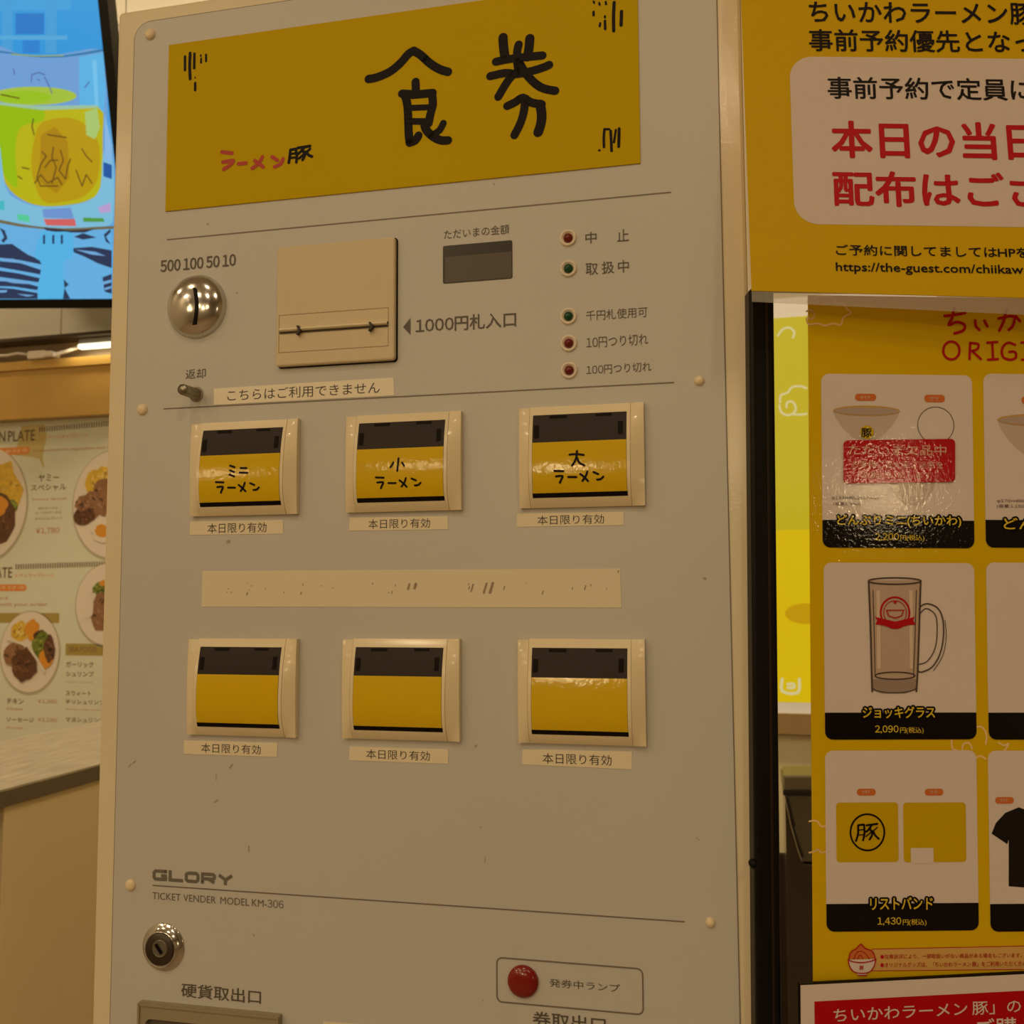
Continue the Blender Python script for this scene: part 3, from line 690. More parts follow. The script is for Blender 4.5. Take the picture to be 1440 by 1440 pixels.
hand([[(1225, 632), (1222, 662), (1218, 686)], [(1226, 632), (1248, 628)], [(1248, 630), (1252, 660), (1250, 684)], (3, [(1224, 650), (1250, 646)]), (3, [(1222, 666), (1250, 664)]), [(1256, 624), (1308, 616)], [(1284, 622), (1268, 640), (1256, 650)], [(1276, 634), (1286, 652), (1276, 674)], (3.4, [(1284, 648), (1262, 668)]), (3.4, [(1308, 628), (1290, 644)]), [(1290, 640), (1302, 654), (1316, 660)]], 3.8, M_marker, bn, **c1)

# ---- coin slot
cu, cv = F.px(277.5, 431.5); R = pxm(F, 277, 431, 39.5)
cs = MB().lathe(cu, cv, [(R * 1.03, 0), (R * 1.03, .0006), (R, .0014), (R * .985, .003), (R * .93, .0048), (R * .86, .0058), (R * .78, .0070), (R * .62, .0084), (R * .42, .0094), (R * .2, .0099), (0, .010)], 64).build('coin_slot', M_chrome, mc, label='round domed chrome coin slot')
b = MB(); pts = [(274.3, 405), (277, 420), (277.6, 433), (275.5, 446), (272.5, 457)]
pp = smooth(P(F, pts, .009)); ww = pxm(F, 277, 431, 4.4)
vs = []; fs = []
for i, p in enumerate(pp):
    rr_ = math.hypot(p[0] - cu, p[1] - cv) / R
    h = .0106 - .0036 * rr_ ** 2.1
    vs += [(p[0] - ww / 2, p[1], h), (p[0] + ww / 2, p[1], h)]
    if i: k = 2 * i; fs.append((k - 2, k - 1, k + 1, k))
b.add(vs, fs).build('slot_opening', M_black, cs)

# ---- bill slot: raised cream block with a shadow gap
WB = 0.0042
p0 = F.px(387, 515.5, WB); p1 = F.px(555.2, 332.5, WB)
MB().slab(rrect(p0[0] + .0004, p0[1] - .0008, p1[0] + .0008, p1[1] + .0004, .0022, 4), 0, .0008).build('slot_gap', M_black, mc)
bl = MB().slab(rrect(p0[0], p0[1], p1[0], p1[1], .0022, 5), .0006, WB, .0012).build('bill_slot', M_slotcream, mc, label='square cream banknote slot')
q0 = F.px(391.5, 496.5, WB); q1 = F.px(546.5, 432, WB)
M_sl2 = mat('bill_slot_insert', (0.70, 0.575, 0.375, 1), 0.4)
g0 = .0004
MB().ring(rect(q0[0], q0[1], q1[0], q1[1]), rect(q0[0] + g0, q0[1] + g0, q1[0] - g0, q1[1] - g0), WB, WB + .0002).build('insert_joint', mat('insert_line', (.42, .33, .2, 1), .6), bl)
s0 = F.px(392, 470.5, WB); s1 = F.px(546, 452, WB)
n = 10; vs = []; fs = []
for i in range(n + 1):
    a_ = -0.15 * pi + (1.15 * pi) * i / n
    v = s0[1] + (s1[1] - s0[1]) * (.66 - .34 * cos(a_)) if False else s0[1] + (s1[1] - s0[1]) * (.36 + .64 * (1 - cos(pi * i / n)) / 2)
    h = WB + .0026 * sin(pi * i / n)
    vs += [(s0[0] + .0012, v, h), (s1[0], v, h)]
    if i: k = 2 * i; fs.append((k - 2, k - 1, k + 1, k))
MB().add(vs, fs, True).build('rounded_lip', mat('bill_lip', (.86, .77, .55, 1), .18, spec=.8), bl)  # base colour lightened to carry the lip's highlight
MB().poly([(s0[0] + .0008, s0[1] + .0002), (s1[0], s0[1] + .0002), (s1[0], s0[1] + .0036), (s0[0] + .0008, s0[1] + .0036)], WB + .0005).build('slot_opening', mat('slot_dark', (.05, .035, .018, 1), .6), bl)
for x, y in ((420, 464), (521.5, 459)):
    c = F.px(x, y, WB + .002); s = pxm(F, x, y)
    MB().slab([(c[0] - 2.5 * s, c[1] + 5.5 * s), (c[0] + .5 * s, c[1] + 5.5 * s), (c[0] + 3.2 * s, c[1] + 1 * s), (c[0] + 3 * s, c[1] - 2 * s), (c[0] - 1.5 * s, c[1] - 7 * s), (c[0] - 3 * s, c[1] - 6 * s), (c[0] + .2 * s, c[1] - 1 * s)], WB + .0006, WB + .0033).build('guide_notch', mat('slot_dark', (.05, .035, .018, 1), .6), bl)

# ---- amount window
a = F.px(623, 399.2); b_ = F.px(720.5, 337.8)
dm = MB().slab(rrect(a[0], a[1], b_[0], b_[1], .0012, 4), 0, .0003).build('amount_window', mat('window_dark', (.035, .028, .018, 1), .25), mc, label='dark empty amount display')
h_ = b_[1] - a[1]
MB().poly(rrect(a[0] + h_ * .06, a[1] + h_ * .02, b_[0] - h_ * .02, a[1] + h_ * .70, .0006, 2), .0004).build('display_glass', mat('display_glass', (.085, .066, .045, 1), .3), dm)  # stops short of the top; the darker band above is painted shade

# ---- indicator lamps
M_ring = mat('lamp_ring', (.88, .76, .62, 1), .25, coat=.4)
def led(x, y, col, nm):
    u, v = F.px(x, y); s = pxm(F, x, y)
    r = MB().lathe(u, v, [(11.8 * s, 0), (11.6 * s, .0009), (10.2 * s, .0016), (8.6 * s, .0012), (7.2 * s, .0003)], 36).build('indicator_lamp', M_ring, mc, label='small round %s indicator lamp in a white ring' % nm)
    MB().lathe(u, v, [(6.6 * s, .0003), (6.2 * s, .0012), (4.5 * s, .0021), (2.2 * s, .0026), (0, .0027)], 28).build('lens', mat('lens_' + nm, col, .2), r)
RED, GRN = (.16, .006, .004, 1), (.004, .065, .025, 1)
for x, y, c, nm in ((799, 335, RED, 'red'), (799.5, 378, GRN, 'green'), (799.5, 445, GRN, 'green'), (800, 483, RED, 'red'), (800.5, 521, RED, 'red')): led(x, y, c, nm)

# ---- return knob
u, v = F.px(276, 554.5); s = pxm(F, 276, 554.5)
kn = MB().lathe(u, v, [(8.2 * s, 0), (8.0 * s, .001), (7.2 * s, .0012), (7.0 * s, .0165), (6.2 * s, .0178), (0, .0180)], 36).build('return_knob', M_steel, mc, label='small steel return knob')
MB().lathe(u, v, [(10 * s, 0), (9.6 * s, .0006), (8 * s, .0007)], 36).build('collar', mat('collar_grey', (.35, .29, .22, 1), .5), kn)

# ---- screw caps
M_cap = mat('screw_cap_cream', (.88, .74, .50, 1), .3, coat=.3)
for x, y in ((211.5, 48.5), (200.5, 576), (983.5, 535.5), (184, 1244.5), (999, 1297)):
    u, v = F.px(x, y); s = pxm(F, x, y)
    MB().lathe(u, v, [(7.2 * s, 0), (6.9 * s, .0009), (5.4 * s, .0018), (3 * s, .0023), (0, .0025)], 24).build('screw_cap', M_cap, mc)

# ---- stickers
def sticker(c4, txt, tb, m=M_stick, bold=0.0, label=None, mi=M_ink):
    q = P(F, c4)
    o = MB().slab(q, 0.00005, 0.0003).build('sticker', m, mc, label=label)
    if txt: text(F, txt, *tb, mi, o, bold, w=.0004)
    return o
M_ink2 = mat('sticker_ink', (.06, .045, .045, 1), .5)
sticker([(301, 569.5), (554.5, 556), (553.5, 531), (301, 546.5)], 'こちらはご利用できません', (320, 548.5, 534, 553), M_stickw, mi=M_ink2, label='white paper sticker with one line of black Japanese text')
for c4, tb in (([(267, 752.3), (398.5, 750.5), (398.5, 731.3), (267.5, 733.3)], (292, 736, 374.5, 748.5)), ([(491, 746.5), (630, 744.3), (630, 725.8), (492, 728)], (518, 730.5, 604.7, 742)),
               ([(727, 741), (877, 738.5), (877, 719.7), (727, 722.2)], (755.5, 725, 849.5, 736.3)), ([(258.5, 1060), (389.5, 1064.2), (390.5, 1044.6), (259, 1041)], (283, 1045, 366.5, 1061)),
               ([(491.5, 1069), (630, 1074), (630.7, 1053.7), (491.7, 1049.7)], (515, 1053.5, 604.5, 1070)), ([(734.5, 1074.8), (888.5, 1081.8), (889, 1057), (735, 1053.7)], (763, 1058.8, 860, 1076.8))):
    sticker(c4, '本日限り有効', tb, mi=M_ink2)
st = sticker([(283.7, 853), (874, 854.5), (872, 799.5), (285, 803)], None, None, M_stickb, label='long blank cream tape strip with faded ink traces')
b = MB()
for x, y, l_, w_ in ((100, 115, 3, 2), (110, 128, 4, 2.5), (95, 127, 2, 1.6), (163, 132, 8, 4), (170, 120, 3, 2), (178, 105, 4, 1.8), (163, 97, 2, 1.5), (225, 115, 4, 2), (287, 128, 4, 2), (345, 130, 6, 4), (350, 100, 4, 2), (352, 104, 3, 2), (412, 105, 3, 1.4), (452, 113, 3, 1.4), (587, 97, 5, 3), (640, 128, 4, 2.5), (652, 127, 8, 3), (663, 104, 6, 2.5), (708, 108, 16, 7), (730, 106, 14, 9), (910, 100, 5, 3), (912, 112, 8, 4), (922, 112, 24, 5), (966, 113, 32, 7), (987, 112, 32, 9), (1030, 112, 9, 4), (1105, 97, 2, 1.4), (1160, 128, 10, 4), (1260, 114, 6, 3.5), (1303, 112, 14, 4), (1322, 103, 5, 3.5), (1375, 115, 4, 2), (1415, 57, 5, 4)):
    x = 280 + x / 2.4; y = 780 + y / 2.4; l_ /= 2.4; w_ /= 2.4
    b.stroke(P(F, [(x + l_ * .15, y - l_ / 2), (x - l_ * .15, y + l_ / 2)]), pxm(F, x, y, max(w_, 1.0)), .0004)
b.build('ink_traces', mat('faded_ink', (.36, .27, .17, 1), .6), st, kind='stuff')
sticker([(454, 1462), (560, 1468), (560, 1443.5), (455, 1436.5)], None, None, M_stick)

# ---- ticket buttons
M_win = mat('smoked_window', (.033, .021, .017, 1), .4, spec=.2)
M_win2 = mat('smoked_window_dark', (.010, .007, .005, 1), .5, spec=.08)
M_lab = mat('button_label_yellow', (.76, .505, .003, 1), .4, noise=.03, nscale=60, coat=.6, coat_rough=.10, coat_bump=.12, coat_scale=260, spec=.1)
WBASE, WMID = .0026, .0090
def button(tl, tr, br, bl_, strokes, lab):
    wf = .0045
    pts = P(F, [tl, tr, br, bl_], wf)
    cu = sum(p[0] for p in pts) / 4; cv = sum(p[1] for p in pts) / 4
    hw, hh = BW / 2, BH / 2
    def bend(u, v):
        t = (v - cv) / hh
        t = -t; t0 = .28
        q = (t - t0) / (1 - t0) if t > t0 else (t0 - t) / (1 + t0)
        return WBASE + (WMID - WBASE) * max(0.0, 1 - abs(q) ** (2.6 if t > t0 else 2.0))
    def flat(u, v):
        t = abs((v - cv) / hh)
        return .0040 + .0012 * (1 - t ** 2)
    def fr(x, y): return (cu - hw + 2 * hw * x, cv + hh - 2 * hh * y)
    N_ = 14
    def sheet(x0, x1, y0, y1, dw, side=True, fl=None):
        """barrel-curved patch, x / y as fractions of the housing from the top left"""
        b = MB(); vs = []; fs = []; sv = []; sf = []; nc = 5
        for i in range(N_ + 1):
            u0_, v_ = fr(x0, y0 + (y1 - y0) * i / N_); u1_, _ = fr(x1, 0)
            w_ = bend(0, v_) + dw; wl = flat(0, v_) if fl == 'l' else w_; wr = flat(0, v_) if fl == 'r' else w_
            for c in range(nc):
                q = c / (nc - 1); vs.append((u0_ + (u1_ - u0_) * q, v_, wl + (wr - wl) * q))
            if i:
                for c in range(nc - 1):
                    k = (i - 1) * nc + c; fs.append((k, k + 1, k + 1 + nc, k + nc))
            sv += [(u0_, v_, wl), (u1_, v_, wr), (u0_, v_, .0002), (u1_, v_, .0002)]
            if i:
                k = 4 * i; sf += [(k - 4, k, k + 2, k - 2), (k - 3, k - 1, k + 3, k + 1)]
        sf += [(0, 1, 3, 2), (4 * N_, 4 * N_ + 2, 4 * N_ + 3, 4 * N_ + 1)]
        b.add(vs, fs, True)
        if side: b.add(sv, sf)
        return b
    base = MB()
    for x0, x1, y0, y1 in ((.088, .895, 0, .085), (.088, .895, .905, 1), (.088, .115, .085, .905), (.868, .895, .085, .905)):
        bb = sheet(x0, x1, y0, y1, 0); k = len(base.v); base.v += bb.v; base.f += [tuple(i + k for i in f) for f in bb.f]; base.sm += bb.sm
    o = base.build('ticket_button', M_cream, mc, label=lab)
    jl = sheet(.083, .90, .003, .997, -.0005); jl.build('side_joint', mat('joint_brown', (.30, .22, .13, 1), .6), o)
    sheet(0, .0845, .008, 1, -.0003, fl='l').build('side_strip', M_cream, o)
    sheet(.8975, 1, .0, 1, -.0002, fl='r').build('side_strip', M_cream, o)
    sheet(.112, .872, .08, .91, -.0003 + .0001, False).build('smoked_window', M_win, o)
    sheet(.113, .871, .862, .908, .0000, False).build('window_base', M_win2, o)
    for x0, x1, y0, y1 in ((.128, .168, .19, .32), (.80, .84, .18, .31), (.25, .39, .095, .125), (.62, .75, .095, .12)): sheet(x0, x1, y0, y1, .0000, False).build('window_notch', M_win2, o)
    sheet(.118, .866, .365, .862, .0002, False).build('yellow_label', M_lab, o)
    if strokes:
        def bw(u, v): return bend(u, v) + .0004
        hand(strokes[0], strokes[1], M_marker, o, w=.0080, ox=strokes[2], oy=strokes[3], sc=strokes[4], bendw=bw)
    return o
B_ = [((268, 594), (418.5, 588.8), (420, 722.3), (264.3, 727)), ((487, 585), (646.5, 578), (648.5, 716.5), (486.5, 720)), ((730.5, 574.8), (903.5, 565.5), (905.5, 709), (732.5, 714)),
      ((264.5, 897.5), (418, 898.6), (416.5, 1037.7), (260, 1034)), ((483.5, 897.5), (645, 898.5), (645.5, 1043), (480, 1040)), ((729, 897.5), (904.5, 899), (908, 1051), (730.5, 1045.5))]
dims = []
for q in B_:
    p = P(F, q, .0045); dims.append(((p[1][0] - p[0][0] + p[2][0] - p[3][0]) / 2, (p[0][1] - p[3][1] + p[1][1] - p[2][1]) / 2))
BW = sum(d[0] for d in dims) / 6; BH = sum(d[1] for d in dims) / 6
print('button sizes', [(round(a * 1000, 1), round(b * 1000, 1)) for a, b in dims])
ra = lambda dx, dy: [[(440 + dx, 826 + dy), (525 + dx, 829 + dy)], [(455 + dx, 882 + dy), (518 + dx, 878 + dy), (505 + dx, 915 + dy), (492 + dx, 945 + dy)], [(575 + dx, 888 + dy), (655 + dx, 888 + dy)],
                     [(765 + dx, 832 + dy), (748 + dx, 880 + dy), (716 + dx, 926 + dy)], [(696 + dx, 858 + dy), (735 + dx, 890 + dy), (770 + dx, 928 + dy)], [(826 + dx, 838 + dy), (872 + dx, 858 + dy)], [(922 + dx, 884 + dy), (898 + dx, 908 + dy), (860 + dx, 914 + dy)]]
button(*B_[0], ([[(595, 640), (648, 658)], [(597, 695), (645, 712)], [(592, 740), (645, 762)], [(716, 668), (782, 668)], [(706, 719), (792, 721)]] + ra(0, 0), 2.6, 250, 575, 1 / 8), 'yellow mini ramen button, top left')
button(*B_[1], ([[(652, 565), (648, 630), (640, 700)], [(598, 610), (585, 640), (568, 662)], [(692, 612), (714, 648)]] + [[(x * .985 - 20, y * .96 - 22) for x, y in s_] for s_ in ra(0, 0)], 2.6, 475, 570, 1 / 7.58), 'yellow small ramen button, top middle')
button(*B_[2], ([[(585, 610), (650, 604), (728, 612)], [(660, 572), (655, 630), (638, 680), (612, 720)], [(662, 640), (685, 690), (734, 718)]] + [[(x * 1.02 - 14, y * 1.0 - 52) for x, y in s_] for s_ in ra(0, 0)], 3.0, 720, 555, 1 / 7.2), 'yellow large ramen button, top right')
button(*B_[3], None, 'plain yellow button, bottom left'); button(*B_[4], None, 'plain yellow button, bottom middle'); button(*B_[5], None, 'plain yellow button, bottom right')

# ---- lock
u, v = F.px(230.3, 1331.5); s = pxm(F, 230, 1331)
lk = MB().lathe(u, v, [(29.5 * s, 0), (29.3 * s, .0006), (28.6 * s, .0010), (27 * s, .0011), (21.5 * s, .0042), (20.6 * s, .0048), (20 * s, .0046)], 48).build('lock', M_chrome, mc, label='round chrome key lock')
MB().lathe(u, v, [(20.2 * s, .0030), (19.8 * s, .0050), (18.6 * s, .0054), (0, .0054)], 40).build('lock_barrel', M_darksteel, lk)
MB().lathe(u + 1 * s, v + 1.5 * s, [(10.6 * s, .0054), (10.3 * s, .0058), (9.6 * s, .0058), (9.3 * s, .0054)], 36).build('key_ring', M_steel, lk)
MB().poly(ell(u + 1 * s, v + 1.5 * s, 9.6 * s, 9.6 * s), .0057).build('key_plug', mat('plug_brown', (.14, .115, .085, 1), .5), lk)
c = Vector((u + 0 * s, v + 1.5 * s)); d = Vector((5 * s, -6.5 * s)); 
MB().stroke([tuple(c - d * .85), tuple(c + d * .85)], 4.4 * s, .0062, False).build('keyhole', M_black, lk)

# ---- coin return tray
M_tray = mat('tray_taupe', (.34, .285, .195, 1), .45, noise=.04, nscale=30)
a = F.px(198.5, 1409); b_ = F.px(397, 1421.5); tu0, tu1, tv1 = a[0], b_[0], (a[1] + b_[1]) / 2; tv0 = tv1 - .075
inn = pxm(F, 230, 1430, 11); 
O_ = rrect(tu0, tv0, tu1, tv1, .001, 6); I_ = rrect(tu0 + inn, tv0 + inn, tu1 - inn, tv1 - inn * 1.75, .004, 6)
tr = MB().ring(O_, I_, 0, .0040).build('coin_tray', M_tray, mc, label='taupe coin return tray')
O2 = inset(O_, .0016)
MB().ring(inset(O_, .0004), inset(O_, .0018), .0038, .0050).build('tray_lip', M_tray, tr)
MB().slab(inset(I_, -.0004), .0001, .0006).build('tray_back', mat('tray_recess', (.13, .105, .075, 1), .5), tr)

# ---- dispensing lamp and its printed box
a = F.px(698.6, 1408); b_ = F.px(904, 1361.3); q = rrect(a[0], a[1] - .0003, b_[0], F.px(698, 1347)[1] * .5 + F.px(903, 1361)[1] * .5, .0035, 5)
MB().ring(inset(q, -.0003), inset(q, .0006), .0001, .00022).build('printed_box', M_inksoft, mc)
u, v = F.px(735.8, 1379.5); s = pxm(F, 735, 1379)
MB().lathe(u, v, [(21.6 * s, 0), (21.5 * s, .0014), (20.6 * s, .0022), (16 * s, .0034), (9 * s, .0042), (0, .0045)], 48).build('dispensing_lamp', mat('lamp_red', (.24, .004, .002, 1), .22, coat=.4), mc, label='large round red dispensing lamp')

# ---- scuffs on the panel
b = MB()
for x, y, dx, dy, w_ in ((187, 1073, 4, -3, 1.6), (181, 1078, 3, -3, 1.2), (323, 1080, 4, -5, 1.8), (302, 1128, 4, -3, 2), (350, 1190, 0, 7, 1.6), (320, 762, 2, -1, 4), (676, 1163, 1, 1, 2.2), (682, 1205, 0, 8, .9), (979, 1178, 4, 3, 1.4), (990, 813, 2, 1, 3.2), (333, 412, 1, 0, 1.8), (694, 258, 2, 2, 1.6), (679, 1406, 0, 2, 1.2), (357, 1314, 0, 2, 2.2), (304, 1088, 0, 9, .9), (668, 1050, 2, -2, 2), (292, 315, 1, 1, 2)):
    b.stroke(P(F, [(x, y), (x + dx, y + dy)]), pxm(F, x, y, w_), .0002)
b.build('scuff_marks', mat('scuff', (.40, .355, .30, 1), .5), mc, kind='stuff')

# ==================================================================
#  SIGN STAND on the right
# ==================================================================
LP = Frame(2.16, 2.11, -0.53, 1250, 850, 0.56)
M_py = lam('poster_yellow', 226, 188, 0); M_pw = lam('poster_white', 230, 217, 214); M_pk = lam('poster_black', 14, 8, 9); M_pr = lam('poster_red', 190, 18, 34)
M_pgl = lam('poster_gold', 232, 204, 60); M_por = lam('poster_orange', 216, 120, 60); M_ppale = lam('poster_cloud', 250, 214, 160); M_pline = lam('poster_line', 70, 55, 55); M_ptx = lam('poster_small_text', 90, 75, 70)
M_py2 = lam('wristband_yellow', 214, 178, 0)
def lp_rect(x0, y0, x1, y1, w_=0.0): a = LP.px(x0, y1, w_); b = LP.px(x1, y0, w_); return a[0], a[1], b[0], b[1]
po = LP.root('goods_poster'); tag(po, 'yellow laminated goods poster with white product cards on the dark stand', 'poster')
e = lp_rect(1136.3, 1398, 1640, 415)
MB().slab(rect(e[0], e[1], e[2], e[3]), -.0006, 0, .0001).build('sheet', M_py, po)
K = .00012
def prr(par, x0, y0, x1, y1, r, m, k, name):
    a = lp_rect(x0, y0, x1, y1); return MB().poly(rrect(*a, pxm(LP, x0, y0, r), 6), K * k).build(name, m, par)
def pt(par, s_, x0, y0, x1, y1, m, bold=0.0, k=5, res=3): return text(LP, s_, x0, y0, x1, y1, m, par, bold, w=K * k, res=res)
def outlined(par, s_, x0, y0, x1, y1):
    b = MB()
    for k in range(10):
        dx, dy = 2.6 * cos(2 * pi * k / 10), 2.6 * sin(2 * pi * k / 10)
        text(LP, s_, x0 + dx, y0 + dy, x1 + dx, y1 + dy, M_pk, par, .02, w=K * 4, res=1, mb=b)
    b.build('lettering_outline', M_pk, par); pt(par, s_, x0, y0, x1, y1, M_pgl, .018, 6)
def pst(par, lst, wpx, m, k=5, name='line_print', sm=True):
    b = MB()
    for it in lst:
        ww = wpx
        if isinstance(it[0], (int, float)): ww, it = it
        q = P(LP, it); b.stroke(smooth(q) if sm else q, pxm(LP, it[0][0], it[0][1], ww), K * k)
    return b.build(name, m, par)
# header writing
def arc_(cx, cy, rx, ry): return [(cx + rx * cos(2 * pi * i / 14), cy + ry * sin(2 * pi * i / 14)) for i in range(15)]
pst(po, [[(1328, 444.5), (1342, 443), (1357, 440)], [(1341, 434), (1339, 446), (1334, 457), (1345, 453), (1356, 457), (1354, 465), (1342, 469)], [(1371, 451), (1372, 459), (1377, 464)], [(1384, 451), (1388, 459)], [(1404, 448), (1425, 445), (1424, 458), (1418, 464)], [(1415, 436), (1411, 452), (1405, 465)], [(1428, 445), (1434, 452)], [(1449, 438), (1448, 468)], [(1442, 450), (1456, 446), (1443, 461), (1460, 451), (1467, 460), (1458, 468)]], 4, M_pr, 3, 'hand_lettering')
pst(po, [arc_(1337.5, 493, 11.5, 12.5), [(1364, 482), (1363, 505)], [(1364, 482.5), (1375, 484), (1374, 491), (1364, 494)], [(1367, 494), (1379, 505)], [(1388, 482), (1402, 481)], [(1395, 482), (1396, 505)], [(1389, 506), (1403, 505)], [(1427, 485), (1417, 482), (1409, 490), (1410, 502), (1420, 506), (1428, 503), (1427, 495), (1419, 495)], [(1436, 482), (1448, 481)], [(1442, 482), (1443, 505)], [(1437, 506), (1449, 505)], [(1458, 505), (1458, 481), (1472, 505), (1472, 480)]], 3.4, M_pr, 3, 'hand_lettering')
# clouds
pst(po, [[(1134, 448), (1137, 456), (1150, 455), (1160, 458), (1172, 455), (1182, 457), (1186, 446), (1197, 440), (1190, 434), (1186, 426), (1176, 427), (1170, 419), (1150, 417), (1136, 424)], [(1134, 438), (1140, 436), (1145, 442), (1141, 449), (1136, 446)]], 2.4, M_ppale, 1, 'cloud_print')
for l_ in ([[(1138, 1155), (1148, 1154), (1155, 1162), (1161, 1161)], [(1138, 1199), (1146, 1197), (1150, 1194), (1155, 1199), (1162, 1197)], [(1338, 1041), (1339, 1052), (1346, 1055)], [(1353, 1054), (1355, 1046), (1363, 1045), (1367, 1053)], [(1370, 1023), (1380, 1022), (1387, 1032), (1386, 1046)], [(1370, 1067), (1378, 1063), (1386, 1067)], [(1404, 1044), (1412, 1048), (1418, 1046), (1412, 1056)]]): pst(po, [l_], 2.4, M_ppale, 1, 'cloud_print')
# cards
rows = [(528, 770, 731), (792, 1040, 1002), (1055, 1310, 1271)]
cols = [((1156.5, 1366.5), (1160, 1369.5), (1162, 1372.5)), ((1386, 1595), (1390, 1600), (1392.5, 1603))]
cards = {}
for r, (y0, y1, yb) in enumerate(rows):
    for c in range(2):
        x0, x1 = cols[c][r]
        e = lp_rect(x0, y0, x1, y1); rad = pxm(LP, x0, y0, 11)
        cd_ = MB().poly(rrect(*e, rad, 6), K * 2).build('product_card', M_pw, po)
        vb = LP.px(x0, yb)[1]
        q = [p for p in rrect(*e, rad, 6) if p[1] < vb] ; q = [(e[0], vb)] + q + [(e[2], vb)]
        MB().poly(q, K * 3).build('black_band', M_pk, cd_)
        cards[r, c] = cd_
def price(par, s_, x0, y0, x1, y1):
    xm = x0 + (x1 - x0) * .485
    pt(par, s_, x0, y0, xm, y1, M_pgl, .012); pt(par, '円(税込)', xm + 2, y0 + 2.5, x1, y1 + .5, M_pgl, .006)
c = cards[0, 0]
outlined(c, 'どんぶりミニ(ちいかわ)', 1177, 724, 1352, 742); price(c, '2,200', 1230.5, 749.5, 1300, 761)
# ramen bowl photo
M_bowl = lam('bowl_white', 205, 188, 178); M_bowls = lam('bowl_shade', 188, 168, 160); M_gold = lam('bowl_gold', 205, 165, 95)
def bowl(par, x0, y0, x1, y1, emb=True):
    xc = (x0 + x1) / 2; w_ = x1 - x0; h = y1 - y0
    pts = [(x0 + w_ * .5 * (1 - cos(pi * i / 20)) , y0 + h * .12) for i in range(21)]
    prof = [(x0, y0 + h * .14), (x0 + w_ * .05, y0 + h * .36), (x0 + w_ * .14, y0 + h * .62), (x0 + w_ * .26, y0 + h * .85), (x0 + w_ * .36, y0 + h), (x1 - w_ * .36, y0 + h), (x1 - w_ * .26, y0 + h * .85), (x1 - w_ * .14, y0 + h * .62), (x1 - w_ * .05, y0 + h * .36), (x1, y0 + h * .14)]
    o = MB().poly(P(LP, prof), K * 3).build('bowl_print', M_bowl, par)
    u0_, v0_, u1_, v1_ = lp_rect(x0, y0, x1, y0 + h * .28)
    MB().poly(ell((u0_ + u1_) / 2, (v0_ + v1_) / 2, (u1_ - u0_) / 2, (v1_ - v0_) / 2), K * 4).build('rim_print', M_gold, o)
    MB().poly(ell((u0_ + u1_) / 2, (v0_ + v1_) / 2 - .0002, (u1_ - u0_) / 2 * .96, (v1_ - v0_) / 2 * .72), K * 5).build('inside_print', M_bowls, o)
    return o
bo = bowl(c, 1171, 571, 1265, 620)
u, v = LP.px(1218.5, 608); s = pxm(LP, 1218, 608); MB().poly(ell(u, v, 9.5 * s, 9.5 * s), K * 6).build('emblem', M_py2, bo); pt(bo, '豚', 1211, 602, 1226, 615, M_pk, .02, 8)
u, v = LP.px(1315.5, 598)
MB().ring(ell(u, v, 26 * s, 26 * s, 40), ell(u, v, 25.2 * s, 25.2 * s, 40), K * 3, K * 4).build('circle_print', M_ptx, c)
bowl(c, 1246, 662, 1320, 711)
for (par, x0, y0, x1, y1, tx) in ((c, 1202, 554, 1231.5, 563.5, 'オモテ'), (c, 1299.5, 555.5, 1328, 565.5, 'ウラ'), (cards[2, 0], 1204.5, 1108.8, 1231, 1118.5, 'オモテ'), (cards[2, 0], 1300, 1108.8, 1326, 1118.5, 'ウラ'), (cards[2, 1], 1399, 1120.5, 1425, 1130, 'オモテ'), (cards[0, 1], 1436, 558, 1464, 568, 'オモテ')):
    o = prr(par, x0, y0, x1, y1, 4.4, M_por, 4, 'orange_pill'); pt(o, tx, x0 + 8, y0 + 2.6, x1 - 8, y1 - 2.6, M_pw, 0, 6, 2)
pt(c, 'φ144×H65.2×570mm', 1170, 697.5, 1236, 703.5, M_ptx); pt(c, '(容量:500ml)', 1172, 706, 1210, 711.5, M_ptx)
rs = MB().poly(P(LP, [(x_, y_ - (x_ - 1184) * .014) for x_, y_ in rrect(1185, 619.5, 1342, 680, 6.5)]), K * 9).build('red_sticker', M_pr, c, label='red rounded out-of-stock sticker')
M_pkt = lam('sticker_pale', 225, 170, 150)
pt(rs, 'ただいま欠品中', 1193, 624.5, 1331, 641, M_pkt, .012, 11); pt(rs, 'お客様には大変ご迷惑を', 1197.5, 647.5, 1326, 659, M_pkt, 0, 11); pt(rs, 'お掛けいたします', 1212, 663, 1310, 673, M_pkt, 0, 11)
c = cards[0, 1]
outlined(c, 'どんぶり', 1411, 728, 1500, 745); bowl(c, 1402, 583, 1510, 640); pt(c, 'φ178×H86×178mm', 1402, 702, 1470, 707.5, M_ptx); pt(c, '(容量:1,150ml)', 1402, 709, 1450, 715, M_ptx)
